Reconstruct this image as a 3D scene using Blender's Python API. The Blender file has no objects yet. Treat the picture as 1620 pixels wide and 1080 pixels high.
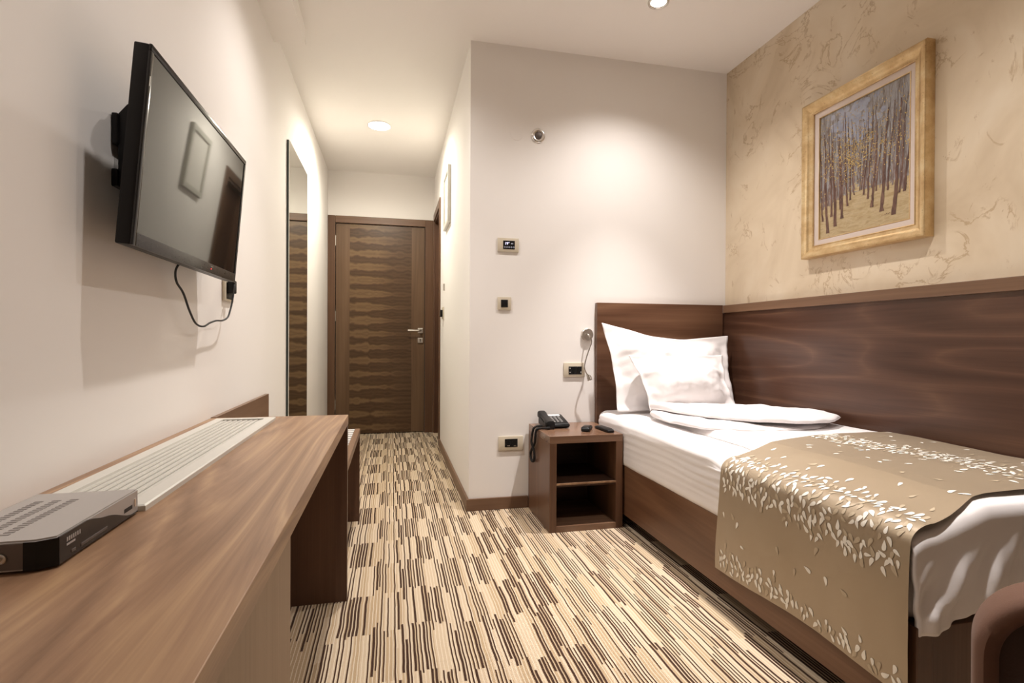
import bpy, bmesh, math, random
from math import sin, cos, pi, floor, sqrt, exp
from mathutils import Vector, Matrix, noise

# ------------------------------------------------------------------ camera
scene = bpy.context.scene
CH = .9515
yaw, pitch, roll = .2238, -.0044, -.005
cy, sy, cp, sp, cr, sr = cos(yaw), sin(yaw), cos(pitch), sin(pitch), cos(roll), sin(roll)
R0, F0, U0 = Vector((cy, -sy, 0)), Vector((sy, cy, 0)), Vector((0, 0, 1))
Fw = F0*cp + U0*sp; U1 = -F0*sp + U0*cp
Rt = R0*cr - U1*sr; Up = R0*sr + U1*cr
cam_d = bpy.data.cameras.new('camera'); cam = bpy.data.objects.new('camera', cam_d)
scene.collection.objects.link(cam)
cam.matrix_world = Matrix(((Rt.x, Up.x, -Fw.x, 0), (Rt.y, Up.y, -Fw.y, 0), (Rt.z, Up.z, -Fw.z, CH), (0, 0, 0, 1)))
cam_d.sensor_width = 36; cam_d.lens = 834.44*36/1620; cam_d.clip_start = .02
scene.camera = cam

# ------------------------------------------------------------------ world, exposure
w = bpy.data.worlds.new('world'); scene.world = w; w.use_nodes = True
w.node_tree.nodes['Background'].inputs[0].default_value = (1, .93, .87, 1)
w.node_tree.nodes['Background'].inputs[1].default_value = .02
vs = scene.view_settings
vs.view_transform = 'Standard'; vs.look = 'None'; vs.gamma = 1; vs.use_curve_mapping = False
vs.exposure = 0.0

# ceiling lamps: (x, y, power, colour, beam angle)
LAMPS = [(1.262, 2.36, 15, (1, .94, .905), 128, 46, 62),
         (-.02, 2.33, 10, (1, .94, .90), 145, 15, 80),
         (-.02, 1.05, 6, (1, .94, .90), 135, 6, 70),
         (1.262, 1.05, 15, (1, .94, .905), 128, 34, 62),
         (-.102, 4.214, 19, (1, .945, .81), 165, 0, 60)]      # last two: power and angle of the bright core of the beam

# room measures
XL, XP, XR = -.615, .4186, 2.016
YF, YB, YE, YN = 2.899, 5.44, 5.44, -1.5
H = 2.6
DT = .6717       # desk top

# ------------------------------------------------------------------ helpers
COL = scene.collection
WL = {}
def tag(o, label=None, cat=None, group=None, kind=None):
    if label: o['label'] = label
    if cat: o['category'] = cat
    if group: o['group'] = group
    if kind: o['kind'] = kind
    return o
def thing(name, label, cat, loc, group=None):
    o = bpy.data.objects.new(name, None); COL.objects.link(o)
    o.empty_display_size = .05
    o.location = loc; WL[o] = Vector(loc)
    return tag(o, label, cat, group)
def struct(name, loc=(0, 0, 0)):
    o = bpy.data.objects.new(name, None); COL.objects.link(o); o.location = loc; WL[o] = Vector(loc)
    return tag(o, kind='structure')
def part(name, bm, mats, parent=None, loc=None, smooth=False, label=None):
    """link a bmesh given in world coordinates as ONE object"""
    base = WL[parent] if parent is not None else Vector(loc or (0, 0, 0))
    if parent is not None and loc is not None:
        base2 = Vector(loc)
    else:
        base2 = base
    bmesh.ops.translate(bm, verts=bm.verts[:], vec=-base2)
    me = bpy.data.meshes.new(name); bm.to_mesh(me); bm.free()
    if not isinstance(mats, (list, tuple)): mats = [mats]
    for m in mats: me.materials.append(m)
    if smooth:
        for p in me.polygons: p.use_smooth = True
        if smooth != True:
            try: me.set_sharp_from_angle(angle=math.radians(smooth))
            except Exception: pass
    o = bpy.data.objects.new(name, me); COL.objects.link(o)
    if parent is not None:
        o.parent = parent; o.location = base2 - base
    else:
        o.location = base2
    WL[o] = base2
    if label: o['label'] = label
    return o
def copy_tree(o, parent=None):
    c = o.copy(); COL.objects.link(c)
    if parent is not None: c.parent = parent
    for ch in [x for x in bpy.data.objects if x.parent == o]: copy_tree(ch, c)
    return c

def box(bm, x0, x1, y0, y1, z0, z1, bev=0, seg=2, mi=0):
    vs_ = [bm.verts.new(p) for p in ((x0,y0,z0),(x1,y0,z0),(x1,y1,z0),(x0,y1,z0),(x0,y0,z1),(x1,y0,z1),(x1,y1,z1),(x0,y1,z1))]
    fs = [bm.faces.new([vs_[i] for i in f]) for f in ((0,3,2,1),(4,5,6,7),(0,1,5,4),(1,2,6,5),(2,3,7,6),(3,0,4,7))]
    for f in fs: f.material_index = mi
    if bev:
        es = list({e for f in fs for e in f.edges})
        r = bmesh.ops.bevel(bm, geom=es, offset=bev, segments=seg, affect='EDGES', profile=.5)
        for f in r['faces']: f.material_index = mi
    return bm
def B(*a, **k): return box(bmesh.new(), *a, **k)
def prism(bm, pts, axis, a, b, mi=0):
    """extrude a 2D polygon along axis; pts are the other two coords in order"""
    def mk(p, t):
        if axis == 'x': return (t, p[0], p[1])
        if axis == 'y': return (p[0], t, p[1])
        return (p[0], p[1], t)
    A = [bm.verts.new(mk(p, a)) for p in pts]; Bv = [bm.verts.new(mk(p, b)) for p in pts]
    n = len(pts); fs = [bm.faces.new(A), bm.faces.new(Bv[::-1])]
    for i in range(n): fs.append(bm.faces.new((A[i], Bv[i], Bv[(i+1) % n], A[(i+1) % n])))
    for f in fs: f.material_index = mi
    bmesh.ops.recalc_face_normals(bm, faces=fs)
    return bm
def tube(bm, pts, r, seg=8, mi=0, cap=True):
    pts = [Vector(p) for p in pts]; n = len(pts)
    rr = r if isinstance(r, (list, tuple)) else [r]*n
    rings = []; prev = None
    for i, p in enumerate(pts):
        t = (pts[min(i+1, n-1)] - pts[max(i-1, 0)]).normalized()
        if prev is None:
            a = Vector((0, 0, 1)) if abs(t.z) < .9 else Vector((1, 0, 0))
            u = t.cross(a).normalized()
        else:
            u = (prev - t*prev.dot(t)).normalized()
        prev = u; v = t.cross(u)
        rings.append([bm.verts.new(p + (u*cos(2*pi*k/seg) + v*sin(2*pi*k/seg))*rr[i]) for k in range(seg)])
    for i in range(n-1):
        for k in range(seg):
            f = bm.faces.new((rings[i][k], rings[i][(k+1) % seg], rings[i+1][(k+1) % seg], rings[i+1][k])); f.material_index = mi
    if cap:
        f = bm.faces.new(rings[0][::-1]); f.material_index = mi
        f = bm.faces.new(rings[-1]); f.material_index = mi
    return bm
def lathe(bm, c, axis, prof, seg=32, mi=0):
    """prof: (radius, offset along axis) list; axis is a unit vector"""
    c = Vector(c); ax = Vector(axis).normalized()
    a = Vector((0, 0, 1)) if abs(ax.z) < .9 else Vector((1, 0, 0))
    u = ax.cross(a).normalized(); v = ax.cross(u)
    rings = []
    for r, d in prof:
        if r < 1e-6: rings.append([bm.verts.new(c + ax*d)])
        else: rings.append([bm.verts.new(c + ax*d + (u*cos(2*pi*k/seg) + v*sin(2*pi*k/seg))*r) for k in range(seg)])
    fs = []
    for A, Bn in zip(rings, rings[1:]):
        for k in range(seg):
            k2 = (k+1) % seg
            if len(A) == 1 and len(Bn) == 1: continue
            if len(A) == 1: fs.append(bm.faces.new((A[0], Bn[k], Bn[k2])))
            elif len(Bn) == 1: fs.append(bm.faces.new((A[k], Bn[0], A[k2])))
            else: fs.append(bm.faces.new((A[k], Bn[k], Bn[k2], A[k2])))
    for f in fs: f.material_index = mi
    bmesh.ops.recalc_face_normals(bm, faces=fs)
    return bm
def smooth_path(pts, n=8):
    """Catmull-Rom through points"""
    P = [Vector(p) for p in pts]; P = [P[0]*2-P[1]] + P + [P[-1]*2-P[-2]]; out = []
    for i in range(1, len(P)-2):
        for k in range(n):
            t = k/n; a, b, c, d = P[i-1], P[i], P[i+1], P[i+2]
            out.append(.5*((2*b) + (c-a)*t + (2*a-5*b+4*c-d)*t*t + (3*b-a-3*c+d)*t**3))
    out.append(P[-2]); return out
def grid(bm, fn, nu, nv, mi=0, flip=False):
    V = [[bm.verts.new(fn(i/nu, j/nv)) for j in range(nv+1)] for i in range(nu+1)]
    for i in range(nu):
        for j in range(nv):
            q = (V[i][j], V[i+1][j], V[i+1][j+1], V[i][j+1])
            f = bm.faces.new(q[::-1] if flip else q); f.material_index = mi
    return V
def interp(pts, t):
    """piecewise-linear through pts (t in 0..1 by index)"""
    n = len(pts)-1; x = min(max(t, 0), 1)*n; i = min(int(x), n-1); f = x-i
    return tuple(a+(b-a)*f for a, b in zip(pts[i], pts[i+1]))
def fbm(x, y, z, o=3):
    s = 0; a = 1
    for _ in range(o):
        s += a*noise.noise((x, y, z)); x *= 2.03; y *= 2.03; z *= 2.03; a *= .5
    return s
def ss(a, b, x):
    t = min(max((x-a)/(b-a), 0), 1); return t*t*(3-2*t)

# ------------------------------------------------------------------ materials
def newmat(name):
    m = bpy.data.materials.new(name); m.use_nodes = True
    nt = m.node_tree; b = nt.nodes['Principled BSDF']
    return m, nt, b
def C4(c): return (c[0], c[1], c[2], 1)
def flat(name, col, rough=.5, metal=0, spec=.5, coat=0, bump=0, bscale=200, emis=None, estr=0, sheen=0):
    m, nt, b = newmat(name)
    b.inputs['Base Color'].default_value = C4(col); b.inputs['Roughness'].default_value = rough
    b.inputs['Metallic'].default_value = metal; b.inputs['Specular IOR Level'].default_value = spec
    b.inputs['Coat Weight'].default_value = coat; b.inputs['Sheen Weight'].default_value = sheen
    tc = nt.nodes.new('ShaderNodeTexCoord'); n = nt.nodes.new('ShaderNodeTexNoise')
    n.inputs['Scale'].default_value = bscale; n.inputs['Detail'].default_value = 3
    nt.links.new(tc.outputs['Object'], n.inputs['Vector'])
    if bump:
        bp = nt.nodes.new('ShaderNodeBump'); bp.inputs['Strength'].default_value = bump; bp.inputs['Distance'].default_value = .001
        nt.links.new(n.outputs['Fac'], bp.inputs['Height']); nt.links.new(bp.outputs['Normal'], b.inputs['Normal'])
    mr = nt.nodes.new('ShaderNodeMapRange'); mr.inputs['To Min'].default_value = rough*.92; mr.inputs['To Max'].default_value = min(1, rough*1.08)
    nt.links.new(n.outputs['Fac'], mr.inputs['Value']); nt.links.new(mr.outputs['Result'], b.inputs['Roughness'])
    if emis:
        b.inputs['Emission Color'].default_value = C4(emis); b.inputs['Emission Strength'].default_value = estr
    return m
class N:
    """small node-expression helper"""
    def __init__(s, nt): s.nt = nt
    def link(s, a, inp):
        if isinstance(a, (int, float)): inp.default_value = a
        elif isinstance(a, tuple): inp.default_value = a
        else: s.nt.links.new(a, inp)
    def math(s, op, a, b=0, c=0, clamp=False):
        n = s.nt.nodes.new('ShaderNodeMath'); n.operation = op; n.use_clamp = clamp
        s.link(a, n.inputs[0]); s.link(b, n.inputs[1]); s.link(c, n.inputs[2]); return n.outputs[0]
    def sep(s, v):
        n = s.nt.nodes.new('ShaderNodeSeparateXYZ'); s.link(v, n.inputs[0]); return n.outputs
    def comb(s, x, y, z):
        n = s.nt.nodes.new('ShaderNodeCombineXYZ'); s.link(x, n.inputs[0]); s.link(y, n.inputs[1]); s.link(z, n.inputs[2]); return n.outputs[0]
    def wn(s, x, y=0.0):
        n = s.nt.nodes.new('ShaderNodeTexWhiteNoise'); n.noise_dimensions = '2D'
        s.link(s.comb(x, y, 0.0), n.inputs['Vector']); return n.outputs['Value']
    def noise(s, v, scale=1, detail=2, rough=.5, dist=0):
        n = s.nt.nodes.new('ShaderNodeTexNoise'); s.link(v, n.inputs['Vector'])
        n.inputs['Scale'].default_value = scale; n.inputs['Detail'].default_value = detail
        n.inputs['Roughness'].default_value = rough; n.inputs['Distortion'].default_value = dist; return n.outputs['Fac']
    def ramp(s, f, stops):
        n = s.nt.nodes.new('ShaderNodeValToRGB'); s.link(f, n.inputs[0]); e = n.color_ramp.elements
        e[0].position, e[0].color = stops[0][0], C4(stops[0][1])
        e[1].position, e[1].color = stops[-1][0], C4(stops[-1][1])
        for p, c in stops[1:-1]:
            q = e.new(p); q.color = C4(c)
        return n.outputs[0]
    def mix(s, f, a, b):
        n = s.nt.nodes.new('ShaderNodeMix'); n.data_type = 'RGBA'
        s.link(f, n.inputs[0])
        for v, i in ((a, 6), (b, 7)):
            if isinstance(v, tuple): n.inputs[i].default_value = C4(v)
            else: s.nt.links.new(v, n.inputs[i])
        return n.outputs[2]
    def mr(s, v, a, b, c=0, d=1, smooth=False):
        n = s.nt.nodes.new('ShaderNodeMapRange')
        if smooth: n.interpolation_type = 'SMOOTHSTEP'
        s.link(v, n.inputs['Value'])
        for k, q in zip(('From Min', 'From Max', 'To Min', 'To Max'), (a, b, c, d)): n.inputs[k].default_value = q
        return n.outputs['Result']
    def bump(s, h, strength, dist=.001):
        n = s.nt.nodes.new('ShaderNodeBump'); n.inputs['Strength'].default_value = strength; n.inputs['Distance'].default_value = dist
        s.link(h, n.inputs['Height']); return n.outputs[0]
def wood(name, dark, mid, light, axis='y', rings=5, cross=4.0, stretch=.12, rough=.38, fig=0, offset=(0, 0, 0), ringmix=.45, spec=.4, rp=1.4, dist=.3, medk=.45, medf=45, warp=.15):
    """walnut veneer; grain runs along axis; contour rings give the cathedral figure"""
    m, nt, b = newmat(name); n = N(nt)
    tc = nt.nodes.new('ShaderNodeTexCoord').outputs['Object']
    mp = nt.nodes.new('ShaderNodeMapping'); nt.links.new(tc, mp.inputs[0]); mp.inputs['Location'].default_value = offset
    o = n.sep(mp.outputs[0]); X = [o[0], o[1], o[2]]; ai = 'xyz'.index(axis)
    if fig:      # book-matched strips of veneer, one above the other
        k = 2 if ai != 2 else 0
        strip = n.math('FLOOR', n.math('DIVIDE', X[k], 2*fig))
        X[k] = n.math('ADD', n.math('PINGPONG', X[k], fig), n.math('MULTIPLY', strip, .011))
        X[ai] = n.math('ADD', X[ai], n.math('MULTIPLY', n.wn(strip, 5.5), .05))
    def sc(along, cr_):
        q = [n.math('MULTIPLY', X[i], along if i == ai else cr_) for i in range(3)]
        return n.comb(*q)
    n1 = n.noise(sc(cross*stretch, cross), 1, 1.5, .4, dist)
    if fig:
        n1 = n.math('ADD', n1, n.math('MULTIPLY', n.math('DIVIDE', n.math('PINGPONG', o[k], fig), fig), .20))
    ring = n.math('PINGPONG', n.math('MULTIPLY', n1, rings*4.0), 1.0)
    ring = n.math('POWER', ring, rp)
    fine = n.noise(sc(3, 260), 1, 2, .6)
    wrp = n.math('MULTIPLY', n.math('SUBTRACT', n1, .5), warp)
    Xw = [n.math('MULTIPLY', X[i] if i == ai else n.math('ADD', X[i], wrp), 1.1 if i == ai else medf) for i in range(3)]
    med = n.noise(n.comb(*Xw), 1, 3, .6)
    big = n.noise(sc(.8, 5), 1, 1, .5)
    v = n.math('MULTIPLY', ring, ringmix)
    v = n.math('ADD', v, n.math('MULTIPLY', med, medk))
    v = n.math('ADD', v, n.math('MULTIPLY', fine, .22))
    v = n.math('ADD', v, n.math('MULTIPLY', big, .3))
    v = n.mr(v, .27+ringmix*.1+(medk-.45)*.25, .73+ringmix*.75+(medk-.45)*.75)
    col = n.ramp(v, [(.0, dark), (.5, mid), (1, light)])
    nt.links.new(col, b.inputs['Base Color'])
    b.inputs['Roughness'].default_value = rough; b.inputs['Specular IOR Level'].default_value = spec
    nt.links.new(n.bump(fine, .12, .0006), b.inputs['Normal'])
    return m
def door_figure():
    """sequential horizontal strips of figured walnut, each mirrored about its middle"""
    m, nt, b = newmat('walnut door veneer figure'); n = N(nt)
    tc = nt.nodes.new('ShaderNodeTexCoord').outputs['Object']; o = n.sep(tc)
    half = .0665
    strip = n.math('FLOOR', n.math('DIVIDE', o[2], 2*half))
    zz = n.math('DIVIDE', n.math('PINGPONG', o[2], half), half)                 # 1 in the middle of a strip, 0 at its seams
    zz = n.math('SUBTRACT', 1.0, zz)
    xx = n.math('DIVIDE', o[0], .601)
    drift = n.math('MULTIPLY', strip, .16)
    warp = n.noise(n.comb(n.math('MULTIPLY', xx, 5.0), n.math('MULTIPLY', zz, .55), drift), 1, 2, .5, .3)
    prof = n.math('ADD', .38, n.math('MULTIPLY', n.noise(n.comb(n.math('MULTIPLY', xx, 3.2), drift, 4.4), 1, 1, .4), .85))
    f = n.math('ADD', n.math('DIVIDE', zz, prof), n.math('MULTIPLY', n.math('SUBTRACT', warp, .5), 1.5))
    ring = n.math('PINGPONG', n.math('MULTIPLY', f, 2.6), 1.0)
    inner = n.mr(f, .15, .95, 1, 0, True)
    pale_eye = n.math('MULTIPLY', inner, n.mr(xx, .35, .95, 1, .25, True))  # pale heart of the wood figure, weaker towards the right
    grain = n.noise(n.comb(n.math('MULTIPLY', o[0], 5.0), 0.0, n.math('ADD', n.math('MULTIPLY', o[2], 260.0), n.math('MULTIPLY', warp, 12.0))), 1, 3, .6)
    big = n.noise(n.comb(n.math('MULTIPLY', o[0], 2.0), 0.0, n.math('MULTIPLY', o[2], 2.0)), 1, 2, .5)
    v = n.math('ADD', n.math('MULTIPLY', pale_eye, .38), n.math('MULTIPLY', ring, .20))
    v = n.math('ADD', v, n.math('MULTIPLY', grain, .34)); v = n.math('ADD', v, n.math('MULTIPLY', big, .2))
    nt.links.new(n.ramp(n.mr(v, .22, 1.0), [(0, (.058, .030, .014)), (.42, (.115, .064, .032)), (.75, (.20, .122, .058)), (1, (.30, .195, .092))]), b.inputs['Base Color'])
    b.inputs['Roughness'].default_value = .36; b.inputs['Specular IOR Level'].default_value = .4
    return m
def plaster(name, col, var=.02, scale=1.5):
    m, nt, b = newmat(name); n = N(nt)
    tc = nt.nodes.new('ShaderNodeTexCoord').outputs['Object']
    a = n.noise(tc, scale, 3, .5)
    nt.links.new(n.mix(a, tuple(c*(1-var) for c in col), tuple(min(1, c*(1+var)) for c in col)), b.inputs['Base Color'])
    b.inputs['Roughness'].default_value = .85; b.inputs['Specular IOR Level'].default_value = .2
    nt.links.new(n.bump(n.noise(tc, 160, 3), .08, .001), b.inputs['Normal'])
    return m
M = {}
M['wall'] = plaster('off white wall paint', (.90, .865, .83))
M['ceil'] = plaster('ceiling paint', (.96, .925, .89))
M['wfloor'] = None
def stucco():
    m, nt, b = newmat('cream marbled stucco'); n = N(nt)
    tc = nt.nodes.new('ShaderNodeTexCoord').outputs['Object']
    big = n.noise(tc, 2.2, 4, .55, .8)
    base = n.ramp(n.mr(big, .3, .7), [(0, (.62, .50, .35)), (.45, (.72, .60, .44)), (1, (.80, .70, .55))])
    # trowel veins: thin contour lines of a warped field, only in scattered patches
    v1 = n.noise(tc, 3.6, 6, .62, 1.6)
    vein = n.mr(n.math('ABSOLUTE', n.math('SUBTRACT', v1, .5)), .0, .022, 1, 0, True)
    patch = n.mr(n.noise(tc, 4.2, 2, .5), .50, .60, 0, 1, True)
    o = n.sep(tc)
    v2 = n.noise(n.comb(o[0], n.math('MULTIPLY', o[1], 9.0), n.math('MULTIPLY', o[2], 5.0)), 1.3, 5, .7, 1.2)
    blot = n.mr(v2, .60, .67, 0, 1, True)
    k = n.math('MAXIMUM', n.math('MULTIPLY', vein, patch), n.math('MULTIPLY', blot, .8))
    col = n.mix(n.math('MULTIPLY', k, .62), base, (.42, .28, .14))
    wh = n.mr(n.noise(tc, 1.4, 3, .5, .4), .56, .72, 0, .55, True)
    col = n.mix(wh, col, (.80, .70, .62))
    nt.links.new(col, b.inputs['Base Color'])
    b.inputs['Roughness'].default_value = .55; b.inputs['Specular IOR Level'].default_value = .35
    nt.links.new(n.bump(n.noise(tc, 40, 4), .15, .002), b.inputs['Normal'])
    return m
M['stucco'] = stucco()
def carpet():
    m, nt, b = newmat('striped loop carpet'); n = N(nt)
    tc = nt.nodes.new('ShaderNodeTexCoord').outputs['Object']; o = n.sep(tc)
    x = n.math('ADD', o[0], n.math('MULTIPLY', n.math('SUBTRACT', n.noise(tc, 7, 2), .5), .009))
    y = n.math('ADD', o[1], n.math('MULTIPLY', n.math('SUBTRACT', n.noise(tc, 300, 1), .5), .006))
    CW = .0112
    u = n.math('DIVIDE', x, CW); kc = n.math('FLOOR', u); fr3 = n.math('MULTIPLY', n.math('FRACT', u), 3.0)
    GW = 6.0
    g = n.math('FLOOR', n.math('DIVIDE', n.math('ADD', kc, n.math('MULTIPLY', n.wn(n.math('FLOOR', n.math('DIVIDE', kc, GW)), 3.3), 4.0)), GW))
    L = .262
    off = n.math('MULTIPLY', n.wn(g, 7.1), L*.45)
    off2 = n.math('MULTIPLY', n.math('POWER', n.wn(kc, 2.7), 5.0), .13)     # some yarns run past the block end
    j = n.math('FLOOR', n.math('DIVIDE', n.math('ADD', n.math('ADD', y, off), off2), L))
    jm = n.math('FLOORED_MODULO', j, 2.0)                                   # the woven repeat is two blocks long
    par = n.math('FLOORED_MODULO', n.math('ADD', g, j), 2.0)
    dense = n.math('GREATER_THAN', n.math('ADD', n.math('MULTIPLY', par, .5), n.math('MULTIPLY', n.wn(g, jm), .5)), .5)
    d0 = n.math('LESS_THAN', n.wn(kc, n.math('ADD', jm, 11.3)), n.math('ADD', n.math('MULTIPLY', dense, .70), .17))
    wide = n.math('LESS_THAN', n.wn(kc, n.math('ADD', jm, 33.1)), .38)
    lg = n.math('LESS_THAN', n.wn(kc, 91.7), .20)                           # long yarns, unbroken
    anyd = n.math('MAXIMUM', d0, lg)
    p0 = n.math('LESS_THAN', fr3, 1.2)
    p1 = n.math('LESS_THAN', fr3, 2.0)
    dk = n.math('MULTIPLY', anyd, n.math('MAXIMUM', p0, n.math('MULTIPLY', p1, wide)))
    tan = n.math('LESS_THAN', n.wn(n.math('FLOOR', n.math('DIVIDE', kc, 2.0)), n.math('ADD', jm, 45.9)), .5)
    c = n.mix(tan, (.63, .495, .345), (.50, .365, .225))
    p2 = n.math('MULTIPLY', n.math('GREATER_THAN', fr3, 1.35), n.math('LESS_THAN', fr3, 2.2))
    c = n.mix(n.math('MULTIPLY', p2, .75), c, (.78, .665, .51))
    c = n.mix(dk, c, (.058, .027, .015))
    u = n.math('MULTIPLY', u, 3.0)
    # pile: darker grooves between yarns
    fr = n.math('FRACT', u)
    gr = n.math('ABSOLUTE', n.math('SUBTRACT', fr, .5))
    pile = n.noise(n.comb(n.math('MULTIPLY', o[0], 150.0), n.math('MULTIPLY', o[1], 170.0), 0.0), 1, 2, .7)
    hgt = n.math('ADD', n.math('MULTIPLY', n.math('SUBTRACT', .5, gr), 1.0), n.math('MULTIPLY', pile, .9))
    nt.links.new(c, b.inputs['Base Color'])
    b.inputs['Roughness'].default_value = .95; b.inputs['Specular IOR Level'].default_value = .1
    b.inputs['Sheen Weight'].default_value = .1
    nt.links.new(n.bump(hgt, .5, .004), b.inputs['Normal'])
    return m
M['carpet'] = carpet()
M['desk'] = wood('walnut desk veneer', (.165, .088, .046), (.30, .172, .098), (.47, .30, .165), 'y', rings=7, cross=3.4, stretch=.17, rough=.38, offset=(.3, .2, 0), ringmix=.34, rp=1.2, dist=.15, medk=1.0, medf=75, warp=.35)
M['deskv'] = wood('walnut veneer upright', (.20, .125, .075), (.275, .18, .11), (.33, .22, .14), 'z', rings=1.5, cross=3, stretch=.15, rough=.45, ringmix=.1)
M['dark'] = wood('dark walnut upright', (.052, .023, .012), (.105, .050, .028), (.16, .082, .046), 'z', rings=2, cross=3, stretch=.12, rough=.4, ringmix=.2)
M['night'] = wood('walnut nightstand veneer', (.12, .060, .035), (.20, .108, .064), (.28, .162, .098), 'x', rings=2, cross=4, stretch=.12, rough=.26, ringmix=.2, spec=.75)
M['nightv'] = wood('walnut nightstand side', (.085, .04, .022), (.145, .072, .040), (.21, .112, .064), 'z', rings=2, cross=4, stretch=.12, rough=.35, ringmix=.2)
M['night_shaded'] = wood('walnut shaded inside', (.035, .015, .009), (.06, .028, .016), (.09, .042, .025), 'x', rings=2, cross=4, stretch=.12, rough=.5, ringmix=.2)  # nightstand walnut darkened for the shade inside the open shelves
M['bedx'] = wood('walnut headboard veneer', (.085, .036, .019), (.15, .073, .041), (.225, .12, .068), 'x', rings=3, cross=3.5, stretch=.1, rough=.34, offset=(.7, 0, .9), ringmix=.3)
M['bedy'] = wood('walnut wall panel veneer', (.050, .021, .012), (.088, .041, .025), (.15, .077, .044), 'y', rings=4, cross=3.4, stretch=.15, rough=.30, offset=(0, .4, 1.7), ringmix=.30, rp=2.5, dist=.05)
M['rail'] = wood('walnut rail veneer', (.13, .068, .038), (.20, .112, .064), (.265, .16, .096), 'y', rings=1.5, cross=4, stretch=.1, rough=.36, ringmix=.15)
M['bedrail'] = wood('walnut bed rail', (.085, .036, .018), (.15, .072, .037), (.21, .11, .06), 'y', rings=3, cross=4, stretch=.1, rough=.4, ringmix=.25)
M['door'] = door_figure()
M['doorv'] = wood('walnut door stile', (.10, .055, .028), (.155, .09, .048), (.20, .12, .068), 'z', rings=1.5, cross=4, stretch=.1, rough=.4, ringmix=.15)
M['casing'] = wood('walnut door casing', (.085, .042, .022), (.135, .070, .038), (.18, .098, .056), 'z', rings=1.5, cross=4, stretch=.1, rough=.38, ringmix=.15)
M['base'] = wood('walnut baseboard', (.12, .062, .034), (.18, .10, .058), (.24, .14, .085), 'x', rings=1.5, cross=4, stretch=.1, rough=.4, ringmix=.15)
M['basey'] = wood('walnut baseboard along', (.12, .062, .034), (.18, .10, .058), (.24, .14, .085), 'y', rings=1.5, cross=4, stretch=.1, rough=.4, ringmix=.15)
M['black'] = flat('black plastic', (.009, .008, .008), .38, spec=.22, bump=.05)
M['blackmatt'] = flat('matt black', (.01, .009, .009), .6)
M['bezel'] = flat('gloss black bezel', (.012, .011, .011), .16, spec=.4)
M['greybez'] = flat('grey lower bezel', (.03, .028, .026), .28, spec=.5)
M['screen'] = flat('switched off screen', (.012, .013, .012), .035, spec=.62)
M['silver'] = flat('silver painted metal', (.46, .43, .41), .42, metal=.3, bump=.03)
M['silverd'] = flat('dull grey metal', (.13, .11, .10), .45, metal=.5)
M['slot'] = flat('shaded slot metal', (.23, .205, .19), .5, metal=.3)
M['chrome'] = flat('chrome', (.75, .73, .70), .18, metal=1)
M['steel'] = flat('brushed steel', (.62, .58, .53), .32, metal=1)
M['alu'] = flat('white enamelled aluminium', (.62, .60, .545), .38)
M['alus'] = flat('pale grey aluminium', (.68, .66, .64), .3)
M['plate'] = flat('ivory switch plate', (.64, .565, .44), .35)
M['white'] = flat('white plastic', (.80, .77, .72), .4)
M['led'] = flat('red led', (.5, .02, .02), .4, emis=(1, .05, .05), estr=3)
M['disp'] = flat('blue white display digits', (.3, .3, .6), .4, emis=(.75, .72, 1), estr=2.2)
M['dispd'] = flat('dim display digits', (.3, .3, .35), .4, emis=(.7, .65, .75), estr=.5)
M['lamp'] = flat('lamp glass', (1, 1, 1), .4, emis=(1, .95, .85), estr=25)
M['key'] = flat('grey phone key', (.33, .32, .31), .4)
M['lcd'] = flat('pale phone window', (.62, .62, .62), .25)
M['mirror'] = flat('mirror silver', (.86, .88, .84), .015, metal=1)
M['glassedge'] = flat('dark mirror edge', (.03, .04, .035), .3)
M['gold'] = None
M['mat_liner'] = flat('linen liner', (.66, .56, .50), .8, bump=.2, bscale=600)
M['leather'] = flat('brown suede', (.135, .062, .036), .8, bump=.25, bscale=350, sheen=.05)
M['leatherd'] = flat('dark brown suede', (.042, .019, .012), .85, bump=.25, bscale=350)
def goldmat():
    m, nt, b = newmat('antique gold leaf'); n = N(nt)
    tc = nt.nodes.new('ShaderNodeTexCoord').outputs['Object']
    a = n.noise(tc, 14, 5, .65); sp_ = n.noise(tc, 160, 3, .6)
    c = n.ramp(n.mr(a, .3, .7), [(0, (.50, .33, .16)), (.5, (.64, .46, .24)), (1, (.74, .60, .36))])
    c = n.mix(n.mr(sp_, .62, .72, 0, .6), c, (.22, .09, .04))
    nt.links.new(c, b.inputs['Base Color']); b.inputs['Metallic'].default_value = .65; b.inputs['Roughness'].default_value = .36
    nt.links.new(n.bump(sp_, .1, .001), b.inputs['Normal'])
    return m
M['gold'] = goldmat()
def cloth(name, col, rough=.85, weave=900, strength=.12, sheen=.15, folds=0):
    m, nt, b = newmat(name); n = N(nt)
    tc = nt.nodes.new('ShaderNodeTexCoord').outputs['Object']
    a = n.noise(tc, 3, 2)
    nt.links.new(n.mix(a, tuple(c*.98 for c in col), col), b.inputs['Base Color'])
    b.inputs['Roughness'].default_value = rough; b.inputs['Sheen Weight'].default_value = sheen
    b.inputs['Specular IOR Level'].default_value = .25
    h = n.noise(tc, weave, 2)
    if folds:
        h = n.math('ADD', n.math('MULTIPLY', h, .15), n.math('MULTIPLY', n.noise(tc, folds, 4, .55, .5), 3.0))
    nt.links.new(n.bump(h, strength, .002), b.inputs['Normal'])
    return m
M['linen'] = cloth('white bed linen', (.84, .80, .79), folds=9, strength=.22)
M['satin'] = None
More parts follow.
